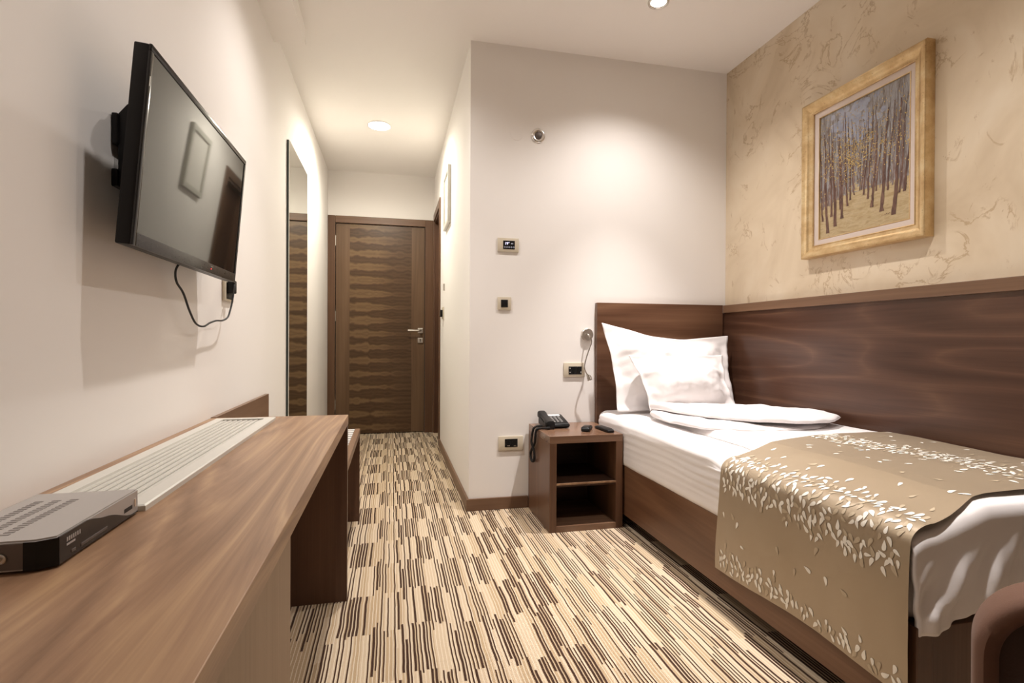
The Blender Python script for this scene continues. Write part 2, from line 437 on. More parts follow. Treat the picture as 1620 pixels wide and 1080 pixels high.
def satin():
    m, nt, b = newmat('taupe satin'); n = N(nt)
    tc = nt.nodes.new('ShaderNodeTexCoord').outputs['Object']
    a = n.noise(tc, 4, 3)
    nt.links.new(n.mix(a, (.345, .262, .168), (.40, .31, .205)), b.inputs['Base Color'])
    b.inputs['Roughness'].default_value = .40; b.inputs['Specular IOR Level'].default_value = .9
    b.inputs['Metallic'].default_value = .3; b.inputs['Sheen Weight'].default_value = .2
    nt.links.new(n.bump(n.math('ADD', n.noise(tc, 700, 2), n.math('MULTIPLY', n.noise(tc, 14, 3), 2.0)), .15, .001), b.inputs['Normal'])
    return m
M['satin'] = satin()
M['petal'] = flat('pale woven petals', (.88, .84, .75), .6, bump=.3, bscale=500)
M['petalb'] = flat('tonal woven petals', (.50, .405, .28), .5, bump=.3, bscale=500)

# ------------------------------------------------------------------ room shell
def wallobj(name, boxes, mat):
    bm = bmesh.new()
    for b_ in boxes: box(bm, *b_)
    o = part(name, bm, mat); tag(o, kind='structure'); return o
T = .1
wallobj('floor', [(XL-T, XR+T, YN-T, YE+T, -T, 0)], M['carpet'])
wallobj('ceiling', [(XL-T, XR+T, YN-T, YE+T, H, H+T)], M['ceil'])
wallobj('wall_left', [(XL-T, XL, YN-T, YE+T, 0, H)], M['wall'])
wallobj('wall_right', [(XR, XR+T, YN-T, YF+T, 0, H)], M['stucco'])
wallobj('wall_back', [(XL, XR, YN-T, YN, 0, H)], M['wall'])
wallobj('wall_front', [(XP+T, XR, YF, YF+T, 0, H)], M['wall'])
# passage wall with the side-door opening; far wall with the entrance opening
D2a, D2b, D2h = 4.775, 5.385, 2.135
wallobj('wall_passage', [(XP, XP+T, YF, D2a, 0, H), (XP, XP+T, D2b, YE, 0, H), (XP, XP+T, D2a, D2b, D2h, H)], M['wall'])
LX0, LX1, LZ = -.541, .322, 2.082
wallobj('wall_far', [(XL, LX0-.01, YE, YE+T, 0, H), (LX1+.01, XP+T, YE, YE+T, 0, H), (LX0-.01, LX1+.01, YE, YE+T, LZ+.01, H)], M['wall'])
wallobj('trim_1', [(XL, -.455, YN, 3.004, 2.516, H)], M['ceil'])
# baseboards
tag(part('baseboard_front', B(XP-.014, .755, YF-.014, YF, 0, .066, bev=.002), M['base']), kind='structure')
tag(part('baseboard_passage', B(XP-.014, XP, YF, 4.70, 0, .066, bev=.002), M['basey']), kind='structure')
tag(part('baseboard_left', B(XL, XL+.014, 2.93, YE-.02, 0, .066, bev=.002), M['basey']), kind='structure')

# ------------------------------------------------------------------ entrance door
d = struct('door_1', (LX0, YE, 0))
part('door_leaf', B(LX0, LX1, YE+.004, YE+.044, .008, LZ, bev=.002), M['doorv'], d)
part('veneer_panel', B(-.409, .192, YE+.002, YE+.006, .008, LZ-.001), M['door'], d, loc=(-.409, YE, 0))
fy0, fy1 = YE-.022, YE+.0
bm = bmesh.new()
box(bm, XL+.001, LX0-.004, fy0, fy1, 0, 2.155, bev=.003)
box(bm, LX1+.004, XP-.0005, fy0, fy1, 0, 2.155, bev=.003)
part('door_frame', bm, M['casing'], d)
part('door_header', B(LX0-.004, LX1+.004, fy0, fy1, LZ+.004, 2.155, bev=.003), M['base'], d)
for z in (1.91, 1.17, .30):
    bm = bmesh.new(); tube(bm, [(LX0-.003, YE-.006, z-.05), (LX0-.003, YE-.006, z+.05)], .007, 10)
    part('hinge', bm, M['steel'], d, smooth=50)
hx = .281
hd = part('handle_rose', B(hx-.026, hx+.026, YE-.008, YE+.002, 1.007, 1.059, bev=.003), M['steel'], d)
bm = bmesh.new(); tube(bm, smooth_path([(hx, YE-.006, 1.033), (hx, YE-.04, 1.033), (hx-.012, YE-.052, 1.033), (hx-.04, YE-.054, 1.033), (hx-.125, YE-.054, 1.033)], 5), .0095, 12)
part('door_handle', bm, M['steel'], hd, smooth=40)
lk = part('lock_plate', B(hx-.026, hx+.026, YE-.008, YE+.002, .908, .96, bev=.003), M['steel'], d)
bm = bmesh.new(); lathe(bm, (hx, YE-.009, .940), (0, -1, 0), [(0, 0), (.0085, 0), (.0085, .001), (0, .001)], 20); box(bm, hx-.0035, hx+.0035, YE-.010, YE-.008, .918, .938)
part('keyhole', bm, M['silverd'], lk)

# side door (bathroom), in the passage wall
d = struct('door_2', (XP, D2a, 0))
cas = bmesh.new()
box(cas, XP-.012, XP+.001, D2a-.075, D2a, 0, D2h+.07, bev=.002)
box(cas, XP-.012, XP+.001, D2b, YE-.024, 0, D2h+.07, bev=.002)
box(cas, XP-.012, XP+.001, D2a, D2b, D2h, D2h+.07, bev=.002)
part('door_casing', cas, M['casing'], d)
j = bmesh.new()
box(j, XP, XP+T, D2a, D2a+.02, 0, D2h); box(j, XP, XP+T, D2b-.02, D2b, 0, D2h); box(j, XP, XP+T, D2a+.02, D2b-.02, D2h-.02, D2h)
part('door_lining', j, M['dark'], d)
lf = part('door_leaf', B(XP+.058, XP+.098, D2a+.02, D2b-.02, .008, D2h-.02), M['dark'], d)
bm = bmesh.new(); yh = D2a+.08
tube(bm, smooth_path([(XP+.056, yh, 1.03), (XP+.022, yh, 1.03), (XP+.016, yh+.02, 1.03), (XP+.016, yh+.12, 1.03)], 5), .009, 10)
part('door_handle', bm, M['steel'], lf, smooth=40)

# ------------------------------------------------------------------ ceiling lamps
def downlight(x, y, label, r=.045):
    t = thing('downlight', label, 'ceiling light', (x, y, H), 'recessed ceiling lamps')
    bm = bmesh.new(); lathe(bm, (x, y, H), (0, 0, -1), [(r*.72, -.0), (r*.72, .004), (r*.86, .008), (r, .006), (r*1.04, 0)], 40)
    part('trim_ring', bm, M['chrome'] if r < .06 else M['white'], t, smooth=True)  # wide passage lamp has a white ring, part of its painted glare
    bm = bmesh.new(); lathe(bm, (x, y, H), (0, 0, -1), [(0, .003), (r*.74, .003)] if r < .06 else [(0, .012), (r*.8, .0105), (r*.97, .007)], 32)
    part('lamp_glass', bm, M['lamp'], t)
    return t
for k, (x, y, pw, col, ang, pw2, ang2) in enumerate(LAMPS):
    lab = ['chrome-ringed recessed ceiling lamp shining above the pillow end of the bed',
           'recessed ceiling lamp over the carpet beside the desk',
           'recessed ceiling lamp over the near end of the desk',
           'recessed ceiling lamp above the foot of the bed',
           'glowing round ceiling lamp in the passage before the entrance door'][k]
    downlight(x, y, lab, .05 if k < 4 else .085)  # passage lamp disc widened to stand for its glare
    ld = bpy.data.lights.new('lamp_light', 'SPOT'); ld.energy = pw*4; ld.color = col
    ld.spot_size = math.radians(ang); ld.spot_blend = 1.0; ld.shadow_soft_size = .022
    if k == 4: ld.spot_size = math.radians(175); ld.spot_blend = .6; ld.shadow_soft_size = .05
    lo = bpy.data.objects.new('lamp_light', ld); COL.objects.link(lo); lo.location = (x, y, H-.03)
    if pw2:
        l2 = ld.copy(); l2.energy = pw2*4; l2.spot_size = math.radians(ang2); l2.name = 'lamp_core'
        lo = bpy.data.objects.new('lamp_core', l2); COL.objects.link(lo); lo.location = (x, y, H-.03)

# ------------------------------------------------------------------ desk with cabinet
DF, DY1, DY0 = -.155, 2.02, -.9
t = thing('desk', 'long walnut wall desk with dark open knee space under its far end', 'desk', (-.385, .56, 0))
bm = B(XL+.001, DF, DY0, DY1, DT-.035, DT, bev=.0015)
part('desktop', bm, M['desk'], t)
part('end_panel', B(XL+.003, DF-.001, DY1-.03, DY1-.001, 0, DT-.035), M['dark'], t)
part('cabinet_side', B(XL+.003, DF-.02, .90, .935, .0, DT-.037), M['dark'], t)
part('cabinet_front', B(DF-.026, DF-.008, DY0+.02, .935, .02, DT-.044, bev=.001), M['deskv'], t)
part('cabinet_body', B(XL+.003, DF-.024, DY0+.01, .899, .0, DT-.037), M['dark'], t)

# convector grille set in the desktop
g0, g1, ga, gb = .958, 1.935, -.572, -.386
t = thing('vent_grille', 'pale metal slatted air grille lying along the desk by the wall', 'air vent', (-.48, 1.45, DT))
zt = DT+.0105
bm = bmesh.new(); rim = .030
# bevelled rim: outer base, outer top, inner top, inner base
def rect(z, i): return [(ga+i, g0+i, z), (gb-i, g0+i, z), (gb-i, g1-i, z), (ga+i, g1-i, z)]
rings = [rect(DT, 0), rect(zt-.002, .000), rect(zt, .003), rect(zt, rim), rect(DT+.0015, rim+.001)]
RV = [[bm.verts.new(p) for p in r] for r in rings]
for a, b_ in zip(RV, RV[1:]):
    for k in range(4): bm.faces.new((a[k], a[(k+1) % 4], b_[(k+1) % 4], b_[k]))
part('grille_frame', bm, M['alu'], t)
part('duct_shadow_plate', B(ga+rim, gb-rim, g0+rim, g1-rim, DT+.0004, DT+.0012), M['blackmatt'], t, label='black plate standing for the shade in the duct under the slats')  # black sheet stands for the dark of the duct below
ns = 8; wv = (gb-ga-2*rim)/ns
for k in range(ns):
    x0 = ga+rim+k*wv
    bm = bmesh.new()
    prism(bm, [(x0+.0003, zt-.0045), (x0+wv-.0016, zt-.0008), (x0+wv-.0006, zt-.0030), (x0+wv-.0006, zt-.0060), (x0+.0003, zt-.0060)], 'y', g0+rim, g1-rim-.014)
    part('louvre', bm, M['alu'], t)

# set top box at the near end of the grille
sx0, sx1, sy0, sy1, sz = -.530, -.394, .735, .950, DT+.0385
t = thing('set_top_box', 'silver and black set top box on the desk at the near end of the grille', 'set top box', (-.46, .84, DT))
bm = bmesh.new()
ch = .018
plan = [(sx0, sy0), (sx1-ch, sy0), (sx1, sy0+ch*.55), (sx1, sy1), (sx0, sy1)]
prism(bm, plan, 'z', DT+.003, sz)
bmesh.ops.bevel(bm, geom=[e for e in bm.edges if all(v.co.z > sz-.001 for v in e.verts)], offset=.002, segments=2, affect='EDGES')
part('housing', bm, M['silver'], t, smooth=30)
bm = bmesh.new()
for k in range(3):
    x0 = sx0+.022+k*.022
    for q in range(18):
        yq = sy0+.022+q*.0085+.001*k
        box(bm, x0, x0+.011, yq, yq+.004, sz-.0005, sz+.0004)
part('cooling_slots', bm, M['slot'], t)
# dark front mask with a wavy upper edge
Hh = sz-DT-.003
def wav(q):   # upper edge as share of height along the front (0 near .. 1 far)
    a = 1-.30*ss(.28, .55, q) - .66*ss(.50, .95, q)
    return max(a, .05)
bm = bmesh.new(); n_ = 28
top = [(sy0+ch*.55+(sy1-sy0-ch*.55-.002)*k/n_, DT+.003+Hh*wav(k/n_)*.96) for k in range(n_+1)]
poly = [(sy0+ch*.55, DT+.0035)] + [(sy1-.002, DT+.0035)] + top[::-1]
prism(bm, poly, 'x', sx1-.0005, sx1+.0016)
part('front_mask', bm, M['bezel'], t)
bm = bmesh.new()
prism(bm, [(sx1-ch-.012, sy0-.0012), (sx1-ch+.0005, sy0-.0012), (sx1+.0016, sy0+ch*.55-.0005), (sx1+.0012, sy0+ch*.55+.003), (sx1-ch, sy0+.0005), (sx1-ch-.012, sy0+.0005)], 'z', DT+.0032, sz-.002)
part('corner_mask', bm, M['black'], t)
part('side_plate', B(sx0+.004, sx1-ch-.012, sy0-.001, sy0+.0005, DT+.005, sz-.003), M['silverd'], t)
bm = bmesh.new(); lathe(bm, (sx1-.052, sy0-.001, DT+.019), (0, -1, 0), [(.0062, 0), (.0062, .002), (.005, .003), (.0048, .0005), (.0022, .0005), (.0022, .004), (0, .0046)], 24)
part('side_screw', bm, M['steel'], t, smooth=40)
part('usb_slot', B(sx1-.0004, sx1+.0004, sy1-.043, sy1-.018, DT+.013, DT+.019), M['blackmatt'], t)
part('power_button', B(sx1-.0004, sx1+.0012, sy1-.012, sy1-.008, DT+.014, DT+.026, bev=.0004), M['chrome'], t)
bm = bmesh.new()
random.seed(5)
for k in range(7):
    yq = sy0+.024+k*.0045
    box(bm, sx1+.0014, sx1+.0019, yq, yq+.0026, sz-.0125, sz-.0072)
box(bm, sx1+.0014, sx1+.0019, sy0+.024, sy0+.042, sz-.0175, sz-.0150)
part('maker_mark', bm, M['silver'], t, label='small pale maker mark on the black front')
bm = bmesh.new(); box(bm, sx1+.0012, sx1+.0022, sy0+.055, sy0+.120, DT+.0085, DT+.0125, bev=.0004); box(bm, sx1+.0012, sx1+.0022, sy0+.034, sy0+.043, DT+.0085, DT+.0125, bev=.0004)
part('card_flap', bm, M['silverd'], t)
for (x_, y_) in ((sx0+.015, sy0+.02), (sx1-.02, sy0+.02), (sx1-.02, sy1-.02), (sx0+.015, sy1-.02)):
    bm = bmesh.new(); lathe(bm, (x_, y_, DT), (0, 0, 1), [(0, 0), (.006, 0), (.006, .0035), (0, .0035)], 12)
    part('rubber_foot', bm, M['blackmatt'], t)

# ------------------------------------------------------------------ luggage bench beyond the desk
by0, by1, bx1, bz = 2.024, 2.87, -.161, .48
t = thing('luggage_bench', 'low walnut luggage bench with white metal slats behind the desk end', 'bench', (-.38, 2.45, 0))
part('front_rail', B(bx1-.026, bx1, by0, by1, bz-.033, bz, bev=.0015), M['rail'], t)
part('back_rail', B(XL+.019, XL+.055, by0, by1, bz-.033, bz, bev=.0015), M['rail'], t)
part('end_panel', B(XL+.02, bx1-.001, by1-.02, by1, 0, bz-.033), M['dark'], t)
part('near_panel', B(XL+.02, bx1-.014, by0+.002, by0+.02, 0, bz-.033), M['dark'], t)
part('back_board', B(XL+.001, XL+.018, by0-.002, 2.83, .30, DT+.002), M['rail'], t)
s0 = None
for k in range(15):
    yk = by0+.028+k*.0565
    if k == 0:
        bm = bmesh.new(); box(bm, XL+.045, bx1-.024, yk, yk+.030, bz-.010, bz-.002, bev=.003, seg=3); s0 = part('slat', bm, M['alus'], t, smooth=40)
    else:
        c = s0.copy(); COL.objects.link(c); c.parent = t; c.location = s0.location + Vector((0, k*.0565, 0))

# ------------------------------------------------------------------ wall mirror
t = thing('wall_mirror', 'tall frameless mirror on the left passage wall reflecting the entrance door', 'mirror', (XL, 3.70, .30))
part('backing', B(XL+.001, XL+.012, 3.362, 4.051, .30, 2.132), M['glassedge'], t)
part('mirror_glass', B(XL+.012, XL+.016, 3.361, 4.052, .299, 2.133, bev=.001, seg=1), M['mirror'], t)

# ------------------------------------------------------------------ television
tvc = Vector((-.498, 1.58, 1.344)); th, ps = .083, -.008
ax_ = Vector((sin(ps), cos(ps), 0)); nn = Vector((cos(ps)*cos(th), -sin(ps)*cos(th), -sin(th))); uu = nn.cross(ax_)
if uu.z < 0: uu = -uu
W2, H2 = .3675, .206
t = thing('television', 'black flat television on a bracket high on the left wall, tilted downwards', 'television', tuple(tvc - nn*.06))
def TV(a, b_, c): return tvc + ax_*a + uu*b_ + nn*c
def tvbox(bm, a0, a1, b0, b1, c0, c1, bev=0, seg=2, mi=0):
    k = bmesh.new(); box(k, a0, a1, b0, b1, c0, c1, bev, seg, mi)
    mp = {}
    for v in k.verts: mp[v] = bm.verts.new(TV(*v.co))
    fs = []
    for f in k.faces:
        q = bm.faces.new([mp[v] for v in f.verts]); q.material_index = mi; fs.append(q)
    bmesh.ops.recalc_face_normals(bm, faces=fs)
    k.free(); return bm
bm = bmesh.new(); tvbox(bm, -W2, W2, -H2, H2, -.034, -.0045, bev=.004); part('casing', bm, M['black'], t, smooth=30)
bm = bmesh.new(); z0 = -.006
for (a0, a1, b0, b1) in ((-W2, W2, H2-.014, H2), (-W2, -W2+.014, -H2, H2-.014), (W2-.014, W2, -H2, H2-.014)):
    tvbox(bm, a0, a1, b0, b1, z0, 0, bev=.0015)
part('bezel', bm, M['bezel'], t, smooth=30)
bm = bmesh.new(); tvbox(bm, -W2+.014, W2-.014, -H2, -H2+.028, z0, 0, bev=.001); part('lower_bezel', bm, M['greybez'], t, smooth=30)
bm = bmesh.new(); tvbox(bm, -W2+.013, W2-.013, -H2+.027, H2-.013, -.005, -.0022); part('screen', bm, M['screen'], t)
bm = bmesh.new(); tvbox(bm, -.30, .30, -.20, .13, -.060, -.033, bev=.018, seg=4); part('rear_housing', bm, M['black'], t, smooth=40)
bm = bmesh.new(); tvbox(bm, .115, .118, -H2+.012, -H2+.015, -.0005, .0006); part('standby_light', bm, M['led'], t)
bm = bmesh.new()
for k in range(5): tvbox(bm, .113+k*.004, .1155+k*.004, -H2+.0185, -H2+.0215, -.0005, .0004)
part('maker_mark', bm, M['silver'], t)
bm = bmesh.new(); tvbox(bm, -W2+.003, -W2+.006, H2-.085, H2-.065, -.0005, .0006, bev=.0003); part('pale_tab', bm, M['white'], t)
# bracket
br = thing('tv_bracket', 'black steel wall bracket behind the television', 'bracket', (XL, 1.58, 1.35))
for ys in (1.37, 1.78):
    bm = bmesh.new()
    prism(bm, [(XL+.012, 1.30), (XL+.012, 1.455), (XL+.030, 1.478), (XL+.045, 1.478), (XL+.050, 1.46), (XL+.040, 1.42), (XL+.048, 1.39), (XL+.040, 1.36), (XL+.046, 1.31), (XL+.030, 1.29)], 'y', ys-.012, ys+.012)
    part('arm', bm, M['black'], br)
bm = bmesh.new(); box(bm, XL+.001, XL+.014, 1.35, 1.80, 1.385, 1.455, bev=.003); box(bm, XL+.001, XL+.014, 1.35, 1.80, 1.29, 1.33, bev=.003)
part('wall_plate', bm, M['black'], br)

# socket and power lead behind the television
def plate(name, label, cat, cx, cz, w_, h_, face='front', y=None, grp=None):
    """frame plate on wall; returns thing; face: 'front' (facing -y at wall y) or 'left' (facing +x)"""
    if face == 'front':
        t = thing(name, label, cat, (cx, YF, cz), grp)
        bm = B(cx-w_/2, cx+w_/2, YF-.009, YF-.0005, cz-h_/2, cz+h_/2, bev=.002)
    elif face == 'left':
        t = thing(name, label, cat, (XL, cx, cz), grp)
        bm = B(XL+.0005, XL+.010, cx-w_/2, cx+w_/2, cz-h_/2, cz+h_/2, bev=.002)
    else:
        t = thing(name, label, cat, (XP, cx, cz), grp)
        bm = B(XP-.010, XP-.0005, cx-w_/2, cx+w_/2, cz-h_/2, cz+h_/2, bev=.002)
    part('plate', bm, M['plate'], t, smooth=30)
    return t
t = plate('wall_socket', 'ivory wall socket with a black plug below the far end of the television', 'socket', 2.20, 1.132, .115, .085, 'left')
part('insert', B(XL+.009, XL+.0115, 2.165, 2.235, 1.098, 1.160, bev=.001), M['black'], t)
pl = thing('power_cable', 'thin black power lead looping from the television to the wall socket', 'cable', (-.58, 1.9, .99))
cab = [(-.560, 1.60, 1.160), (-.574, 1.603, 1.135), (-.58, 1.625, 1.105), (-.58, 1.673, 1.078), (-.58, 1.722, 1.029), (-.58, 1.773, .994), (-.58, 1.839, .987), (-.58, 1.90, 1.000), (-.58, 1.962, 1.009), (-.58, 2.03, 1.012), (-.58, 2.089, 1.025), (-.58, 2.118, 1.05), (-.578, 2.138, 1.085), (-.576, 2.150, 1.125), (-.576, 2.158, 1.145), (-.580, 2.170, 1.150), (-.59, 2.178, 1.150)]
bm = bmesh.new(); tube(bm, smooth_path(cab, 6), .0030, 8)
part('lead', bm, M['blackmatt'], pl, smooth=True)
part('plug', B(XL+.0118, XL+.038, 2.166, 2.196, 1.118, 1.168, bev=.005, seg=3), M['black'], pl, smooth=40)

# ------------------------------------------------------------------ wall plates by the bed
tx = lambda u: u
# thermostat
t = plate('thermostat', 'ivory thermostat with a small lit display, topmost plate on the white wall', 'thermostat', .634, 1.479, .120, .078)
part('display', B(.604, .671, YF-.0105, YF-.008, 1.455, 1.503, bev=.001), M['bezel'], t)
def text_bm(s, size, x, y, z, ext=.0003):
    cu = bpy.data.curves.new('txt', 'FONT'); cu.body = s; cu.size = size; cu.extrude = ext
    ob = bpy.data.objects.new('txt', cu); COL.objects.link(ob)
    dg = bpy.context.evaluated_depsgraph_get(); me = bpy.data.meshes.new_from_object(ob.evaluated_get(dg))
    bm = bmesh.new(); bm.from_mesh(me); bpy.data.objects.remove(ob); bpy.data.curves.remove(cu); bpy.data.meshes.remove(me)
    for v in bm.verts: v.co = Vector((x+v.co.x, y-v.co.z, z+v.co.y))
    return bm
part('digits', text_bm('19\u00b0', .021, .612, YF-.0107, 1.480), M['disp'], t)
bm = bmesh.new()
for k in range(5):
    cx = .614+k*.0125
    lathe(bm, (cx, YF-.0105, 1.467), (0, -1, 0), [(.0042, 0), (.0042, .0004), (.0030, .0004), (.0030, 0)], 16)
box(bm, .650, .654, YF-.0109, YF-.0105, 1.484, 1.490); box(bm, .657, .661, YF-.0109, YF-.0105, 1.484, 1.490)
part('display_symbols', bm, M['dispd'], t)
# single switch
t = plate('light_switch', 'square ivory light switch with one dark rocker below the thermostat', 'switch', .6135, 1.151, .078, .072)
part('rocker', B(.5935, .633, YF-.0125, YF-.008, 1.130, 1.172, bev=.0015), M['black'], t, smooth=30)
# bedside control plate
t = plate('bedside_switch', 'wide ivory switch plate with four dark keys beside the headboard', 'switch', 1.029, .776, .128, .082)
for k in range(3):
    x0 = .993+k*.0268
    part('key', B(x0, x0+.0262, YF-.0115, YF-.008, .750, .796, bev=.0012), M['black'], t, smooth=30)
bm = bmesh.new()
for z_ in (.760, .783):
    bm = B(.999, 1.003, YF-.012, YF-.0113, z_, z_+.005); part('key_symbol', bm, M['white'], t)
bm = B(1.066, 1.0685, YF-.012, YF-.0113, .757, .767); part('key_symbol', bm, M['white'], t)
# double socket
t = plate('wall_socket', 'ivory double socket low on the white wall left of the nightstand', 'socket', .6545, .366, .142, .080)
part('insert', B(.6195, .693, YF-.0105, YF-.008, .345, .391, bev=.001), M['black'], t)
for k in range(2):
    cx = .638+k*.0365
    bm = bmesh.new(); lathe(bm, (cx, YF-.0106, .368), (0, -1, 0), [(.0155, 0), (.0155, .001), (.014, .001), (.0135, -.002), (0, -.002)], 28)
    q = part('socket_well', bm, M['blackmatt'], t, smooth=40)
    bm = bmesh.new(); box(bm, cx-.003, cx+.001, YF-.012, YF-.010, .351, .355); box(bm, cx+.004, cx+.009, YF-.012, YF-.010, .352, .355)
    part('contact', bm, M['chrome'], q)
# ceiling-high round detector on the wall and the faint cover left of it
t = thing('wall_sensor', 'small round chrome fitting with grey centre high on the white wall', 'sensor', (.806, YF, 2.108))
bm = bmesh.new(); lathe(bm, (.806, YF, 2.108), (0, -1, 0), [(.041, 0), (.040, .006), (.034, .010), (.026, .007), (.021, .006)], 40)
part('rim', bm, M['chrome'], t, smooth=True)
bm = bmesh.new(); lathe(bm, (.806, YF, 2.108), (0, -1, 0), [(.022, .004), (.021, .009), (.015, .0115), (0, .0125)], 32)
part('lens', bm, M['silverd'], t, smooth=True)
bm = bmesh.new(); lathe(bm, (.680, YF, 2.108), (0, -1, 0), [(.037, 0), (.0365, .0015), (.033, .002), (0, .002)], 40)
o = part('junction_cover', bm, M['wall'], loc=(.680, YF, 2.108), smooth=30)
tag(o, 'faint round wall coloured cover left of the chrome sensor', 'cover plate')

# reading lamp
t = thing('reading_lamp', 'slim chrome gooseneck reading lamp on a round base beside the headboard', 'wall lamp', (1.105, YF, .981))
bm = bmesh.new(); lathe(bm, (1.105, YF, .981), (0, -1, 0), [(.035, 0), (.035, .016), (.032, .019), (0, .020)], 40)
part('wall_rose', bm, M['steel'], t, smooth=40)
neck = [(1.100, YF-.015, .985), (1.092, 2.845, .982), (1.100, 2.832, .968), (1.108, 2.83, .938), (1.100, 2.83, .912), (1.091, 2.83, .887), (1.080, 2.83, .857), (1.072, 2.83, .829), (1.066, 2.83, .795), (1.072, 2.83, .772), (1.080, 2.83, .759), (1.086, 2.828, .748)]
bm = bmesh.new(); tube(bm, smooth_path(neck, 6), .0042, 10)
part('gooseneck', bm, M['chrome'], t, smooth=True)
bm = bmesh.new(); lathe(bm, (1.084, 2.828, .752), Vector((.30, -.1, -1)), [(0, -.004), (.0065, -.003), (.0085, .010), (.0115, .034), (.010, .036), (0, .034)], 20)
part('lamp_head', bm, M['chrome'], t, smooth=40)
bm = bmesh.new(); tube(bm, smooth_path([(1.088, 2.82, .752), (1.098, 2.815, .745), (1.104, 2.815, .732), (1.106, 2.817, .722)], 5), [.003]*15+[.002], 8)
part('switch_lever', bm, M['chrome'], t, smooth=True)

# passage wall things
t = thing('framed_picture', 'small pale framed picture on the right passage wall near the side door', 'picture', (XP, 4.06, 1.81))
bm = bmesh.new()
for bb in ((3.88, 4.245, 2.20, 2.235), (3.88, 4.245, 1.81, 1.845), (3.88, 3.915, 1.845, 2.20), (4.21, 4.245, 1.845, 2.20)):
    box(bm, XP-.024, XP-.0005, bb[0], bb[1], bb[2], bb[3], bev=.002)
part('frame', bm, M['alu'], t)
part('print', B(XP-.012, XP-.001, 3.91, 4.215, 1.84, 2.205), M['white'], t)
t = plate('card_switch', 'ivory card switch with a dark slot on the passage wall by the side door', 'switch', 4.42, 1.165, .10, .10, 'right')
part('card_slot', B(XP-.030, XP-.009, 4.39, 4.455, 1.135, 1.192, bev=.002), M['black'], t, smooth=30)
part('card_edge', B(XP-.031, XP-.015, 4.405, 4.425, 1.138, 1.19), M['steel'], t)
bm = B(XP-.012, XP-.0005, 4.31, 4.335, 1.345, 1.40, bev=.002)
o = part('coat_hook', bm, M['steel'], loc=(XP, 4.32, 1.37)); tag(o, 'tiny grey metal fitting above the card switch on the passage wall', 'wall fitting')

# ------------------------------------------------------------------ nightstand and what is on it
nx0, nx1, ny0, ny1, nh = .756, 1.142, 2.477, 2.884, .4746
t = thing('nightstand', 'open walnut nightstand with two shade-darkened shelves beside the bed', 'nightstand', (.95, 2.68, 0))
part('top', B(nx0, nx1, ny0, ny1, nh-.036, nh, bev=.0012), M['night'], t)
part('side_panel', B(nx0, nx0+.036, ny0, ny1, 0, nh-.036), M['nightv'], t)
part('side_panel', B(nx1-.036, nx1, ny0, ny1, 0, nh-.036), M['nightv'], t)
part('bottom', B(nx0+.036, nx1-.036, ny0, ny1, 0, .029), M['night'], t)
part('shelf', B(nx0+.036, nx1-.036, ny0+.006, ny1-.012, .222, .240), M['night_shaded'], t)
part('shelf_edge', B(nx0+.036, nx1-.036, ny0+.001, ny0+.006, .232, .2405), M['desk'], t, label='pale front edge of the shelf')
part('back_panel', B(nx0+.036, nx1-.036, ny1-.012, ny1, .029, nh-.036), M['night_shaded'], t)

# telephone
t = thing('telephone', 'black corded desk telephone on the nightstand', 'telephone', (.865, 2.75, nh))
bm = bmesh.new()
prof = [(2.690, nh+.003), (2.690, nh+.020), (2.697, nh+.026), (2.770, nh+.043), (2.835, nh+.056), (2.845, nh+.052), (2.845, nh+.003)]
plan_w = (.800, .935)
prism(bm, prof, 'x', *plan_w)
bmesh.ops.bevel(bm, geom=bm.edges[:], offset=.006, segments=3, affect='EDGES')
part('phone_base', bm, M['black'], t, smooth=40)
def pz(y): return nh+.026+(y-2.697)*(.030/.138)+.0
bm = bmesh.new()
for i in range(3):
    for j_ in range(4):
        x_ = .850+i*.021; y_ = 2.718+j_*.021; z_ = pz(y_)
        box(bm, x_, x_+.013, y_, y_+.011, z_-.003, z_+.006, bev=.0015)
part('keypad', bm, M['key'], t)
bm = bmesh.new(); prism(bm, [(2.806, pz(2.806)-.002), (2.828, pz(2.828)-.002), (2.828, pz(2.828)+.0025), (2.806, pz(2.806)+.0025)], 'x', .845, .915)
part('label_window', bm, M['lcd'], t)
# handset along the left side
bm = bmesh.new(); secs = []
hp = [(2.668, .006, .018, .018), (2.674, .016, .024, .024), (2.705, .026, .026, .020), (2.735, .043, .021, .011), (2.770, .052, .020, .010), (2.805, .058, .021, .011), (2.832, .060, .025, .018), (2.852, .062, .025, .020), (2.858, .062, .018, .014)]
rings = []
for (y_, dz, hw, hh) in hp:
    ring = []
    for k in range(20):
        a = 2*pi*k/20; ca, sa = cos(a), sin(a)
        ring.append(bm.verts.new((.822+hw*math.copysign(abs(ca)**.6, ca), y_, nh+.008+dz*.78+hh*math.copysign(abs(sa)**.6, sa))))
    rings.append(ring)
for a, b_ in zip(rings, rings[1:]):
    for k in range(20): bm.faces.new((a[k], a[(k+1) % 20], b_[(k+1) % 20], b_[k]))
bm.faces.new(rings[0]); bm.faces.new(rings[-1][::-1]); bmesh.ops.recalc_face_normals(bm, faces=bm.faces[:])
for v in bm.verts: v.co.z = max(v.co.z, nh+.001)
part('handset', bm, M['black'], t, smooth=50)
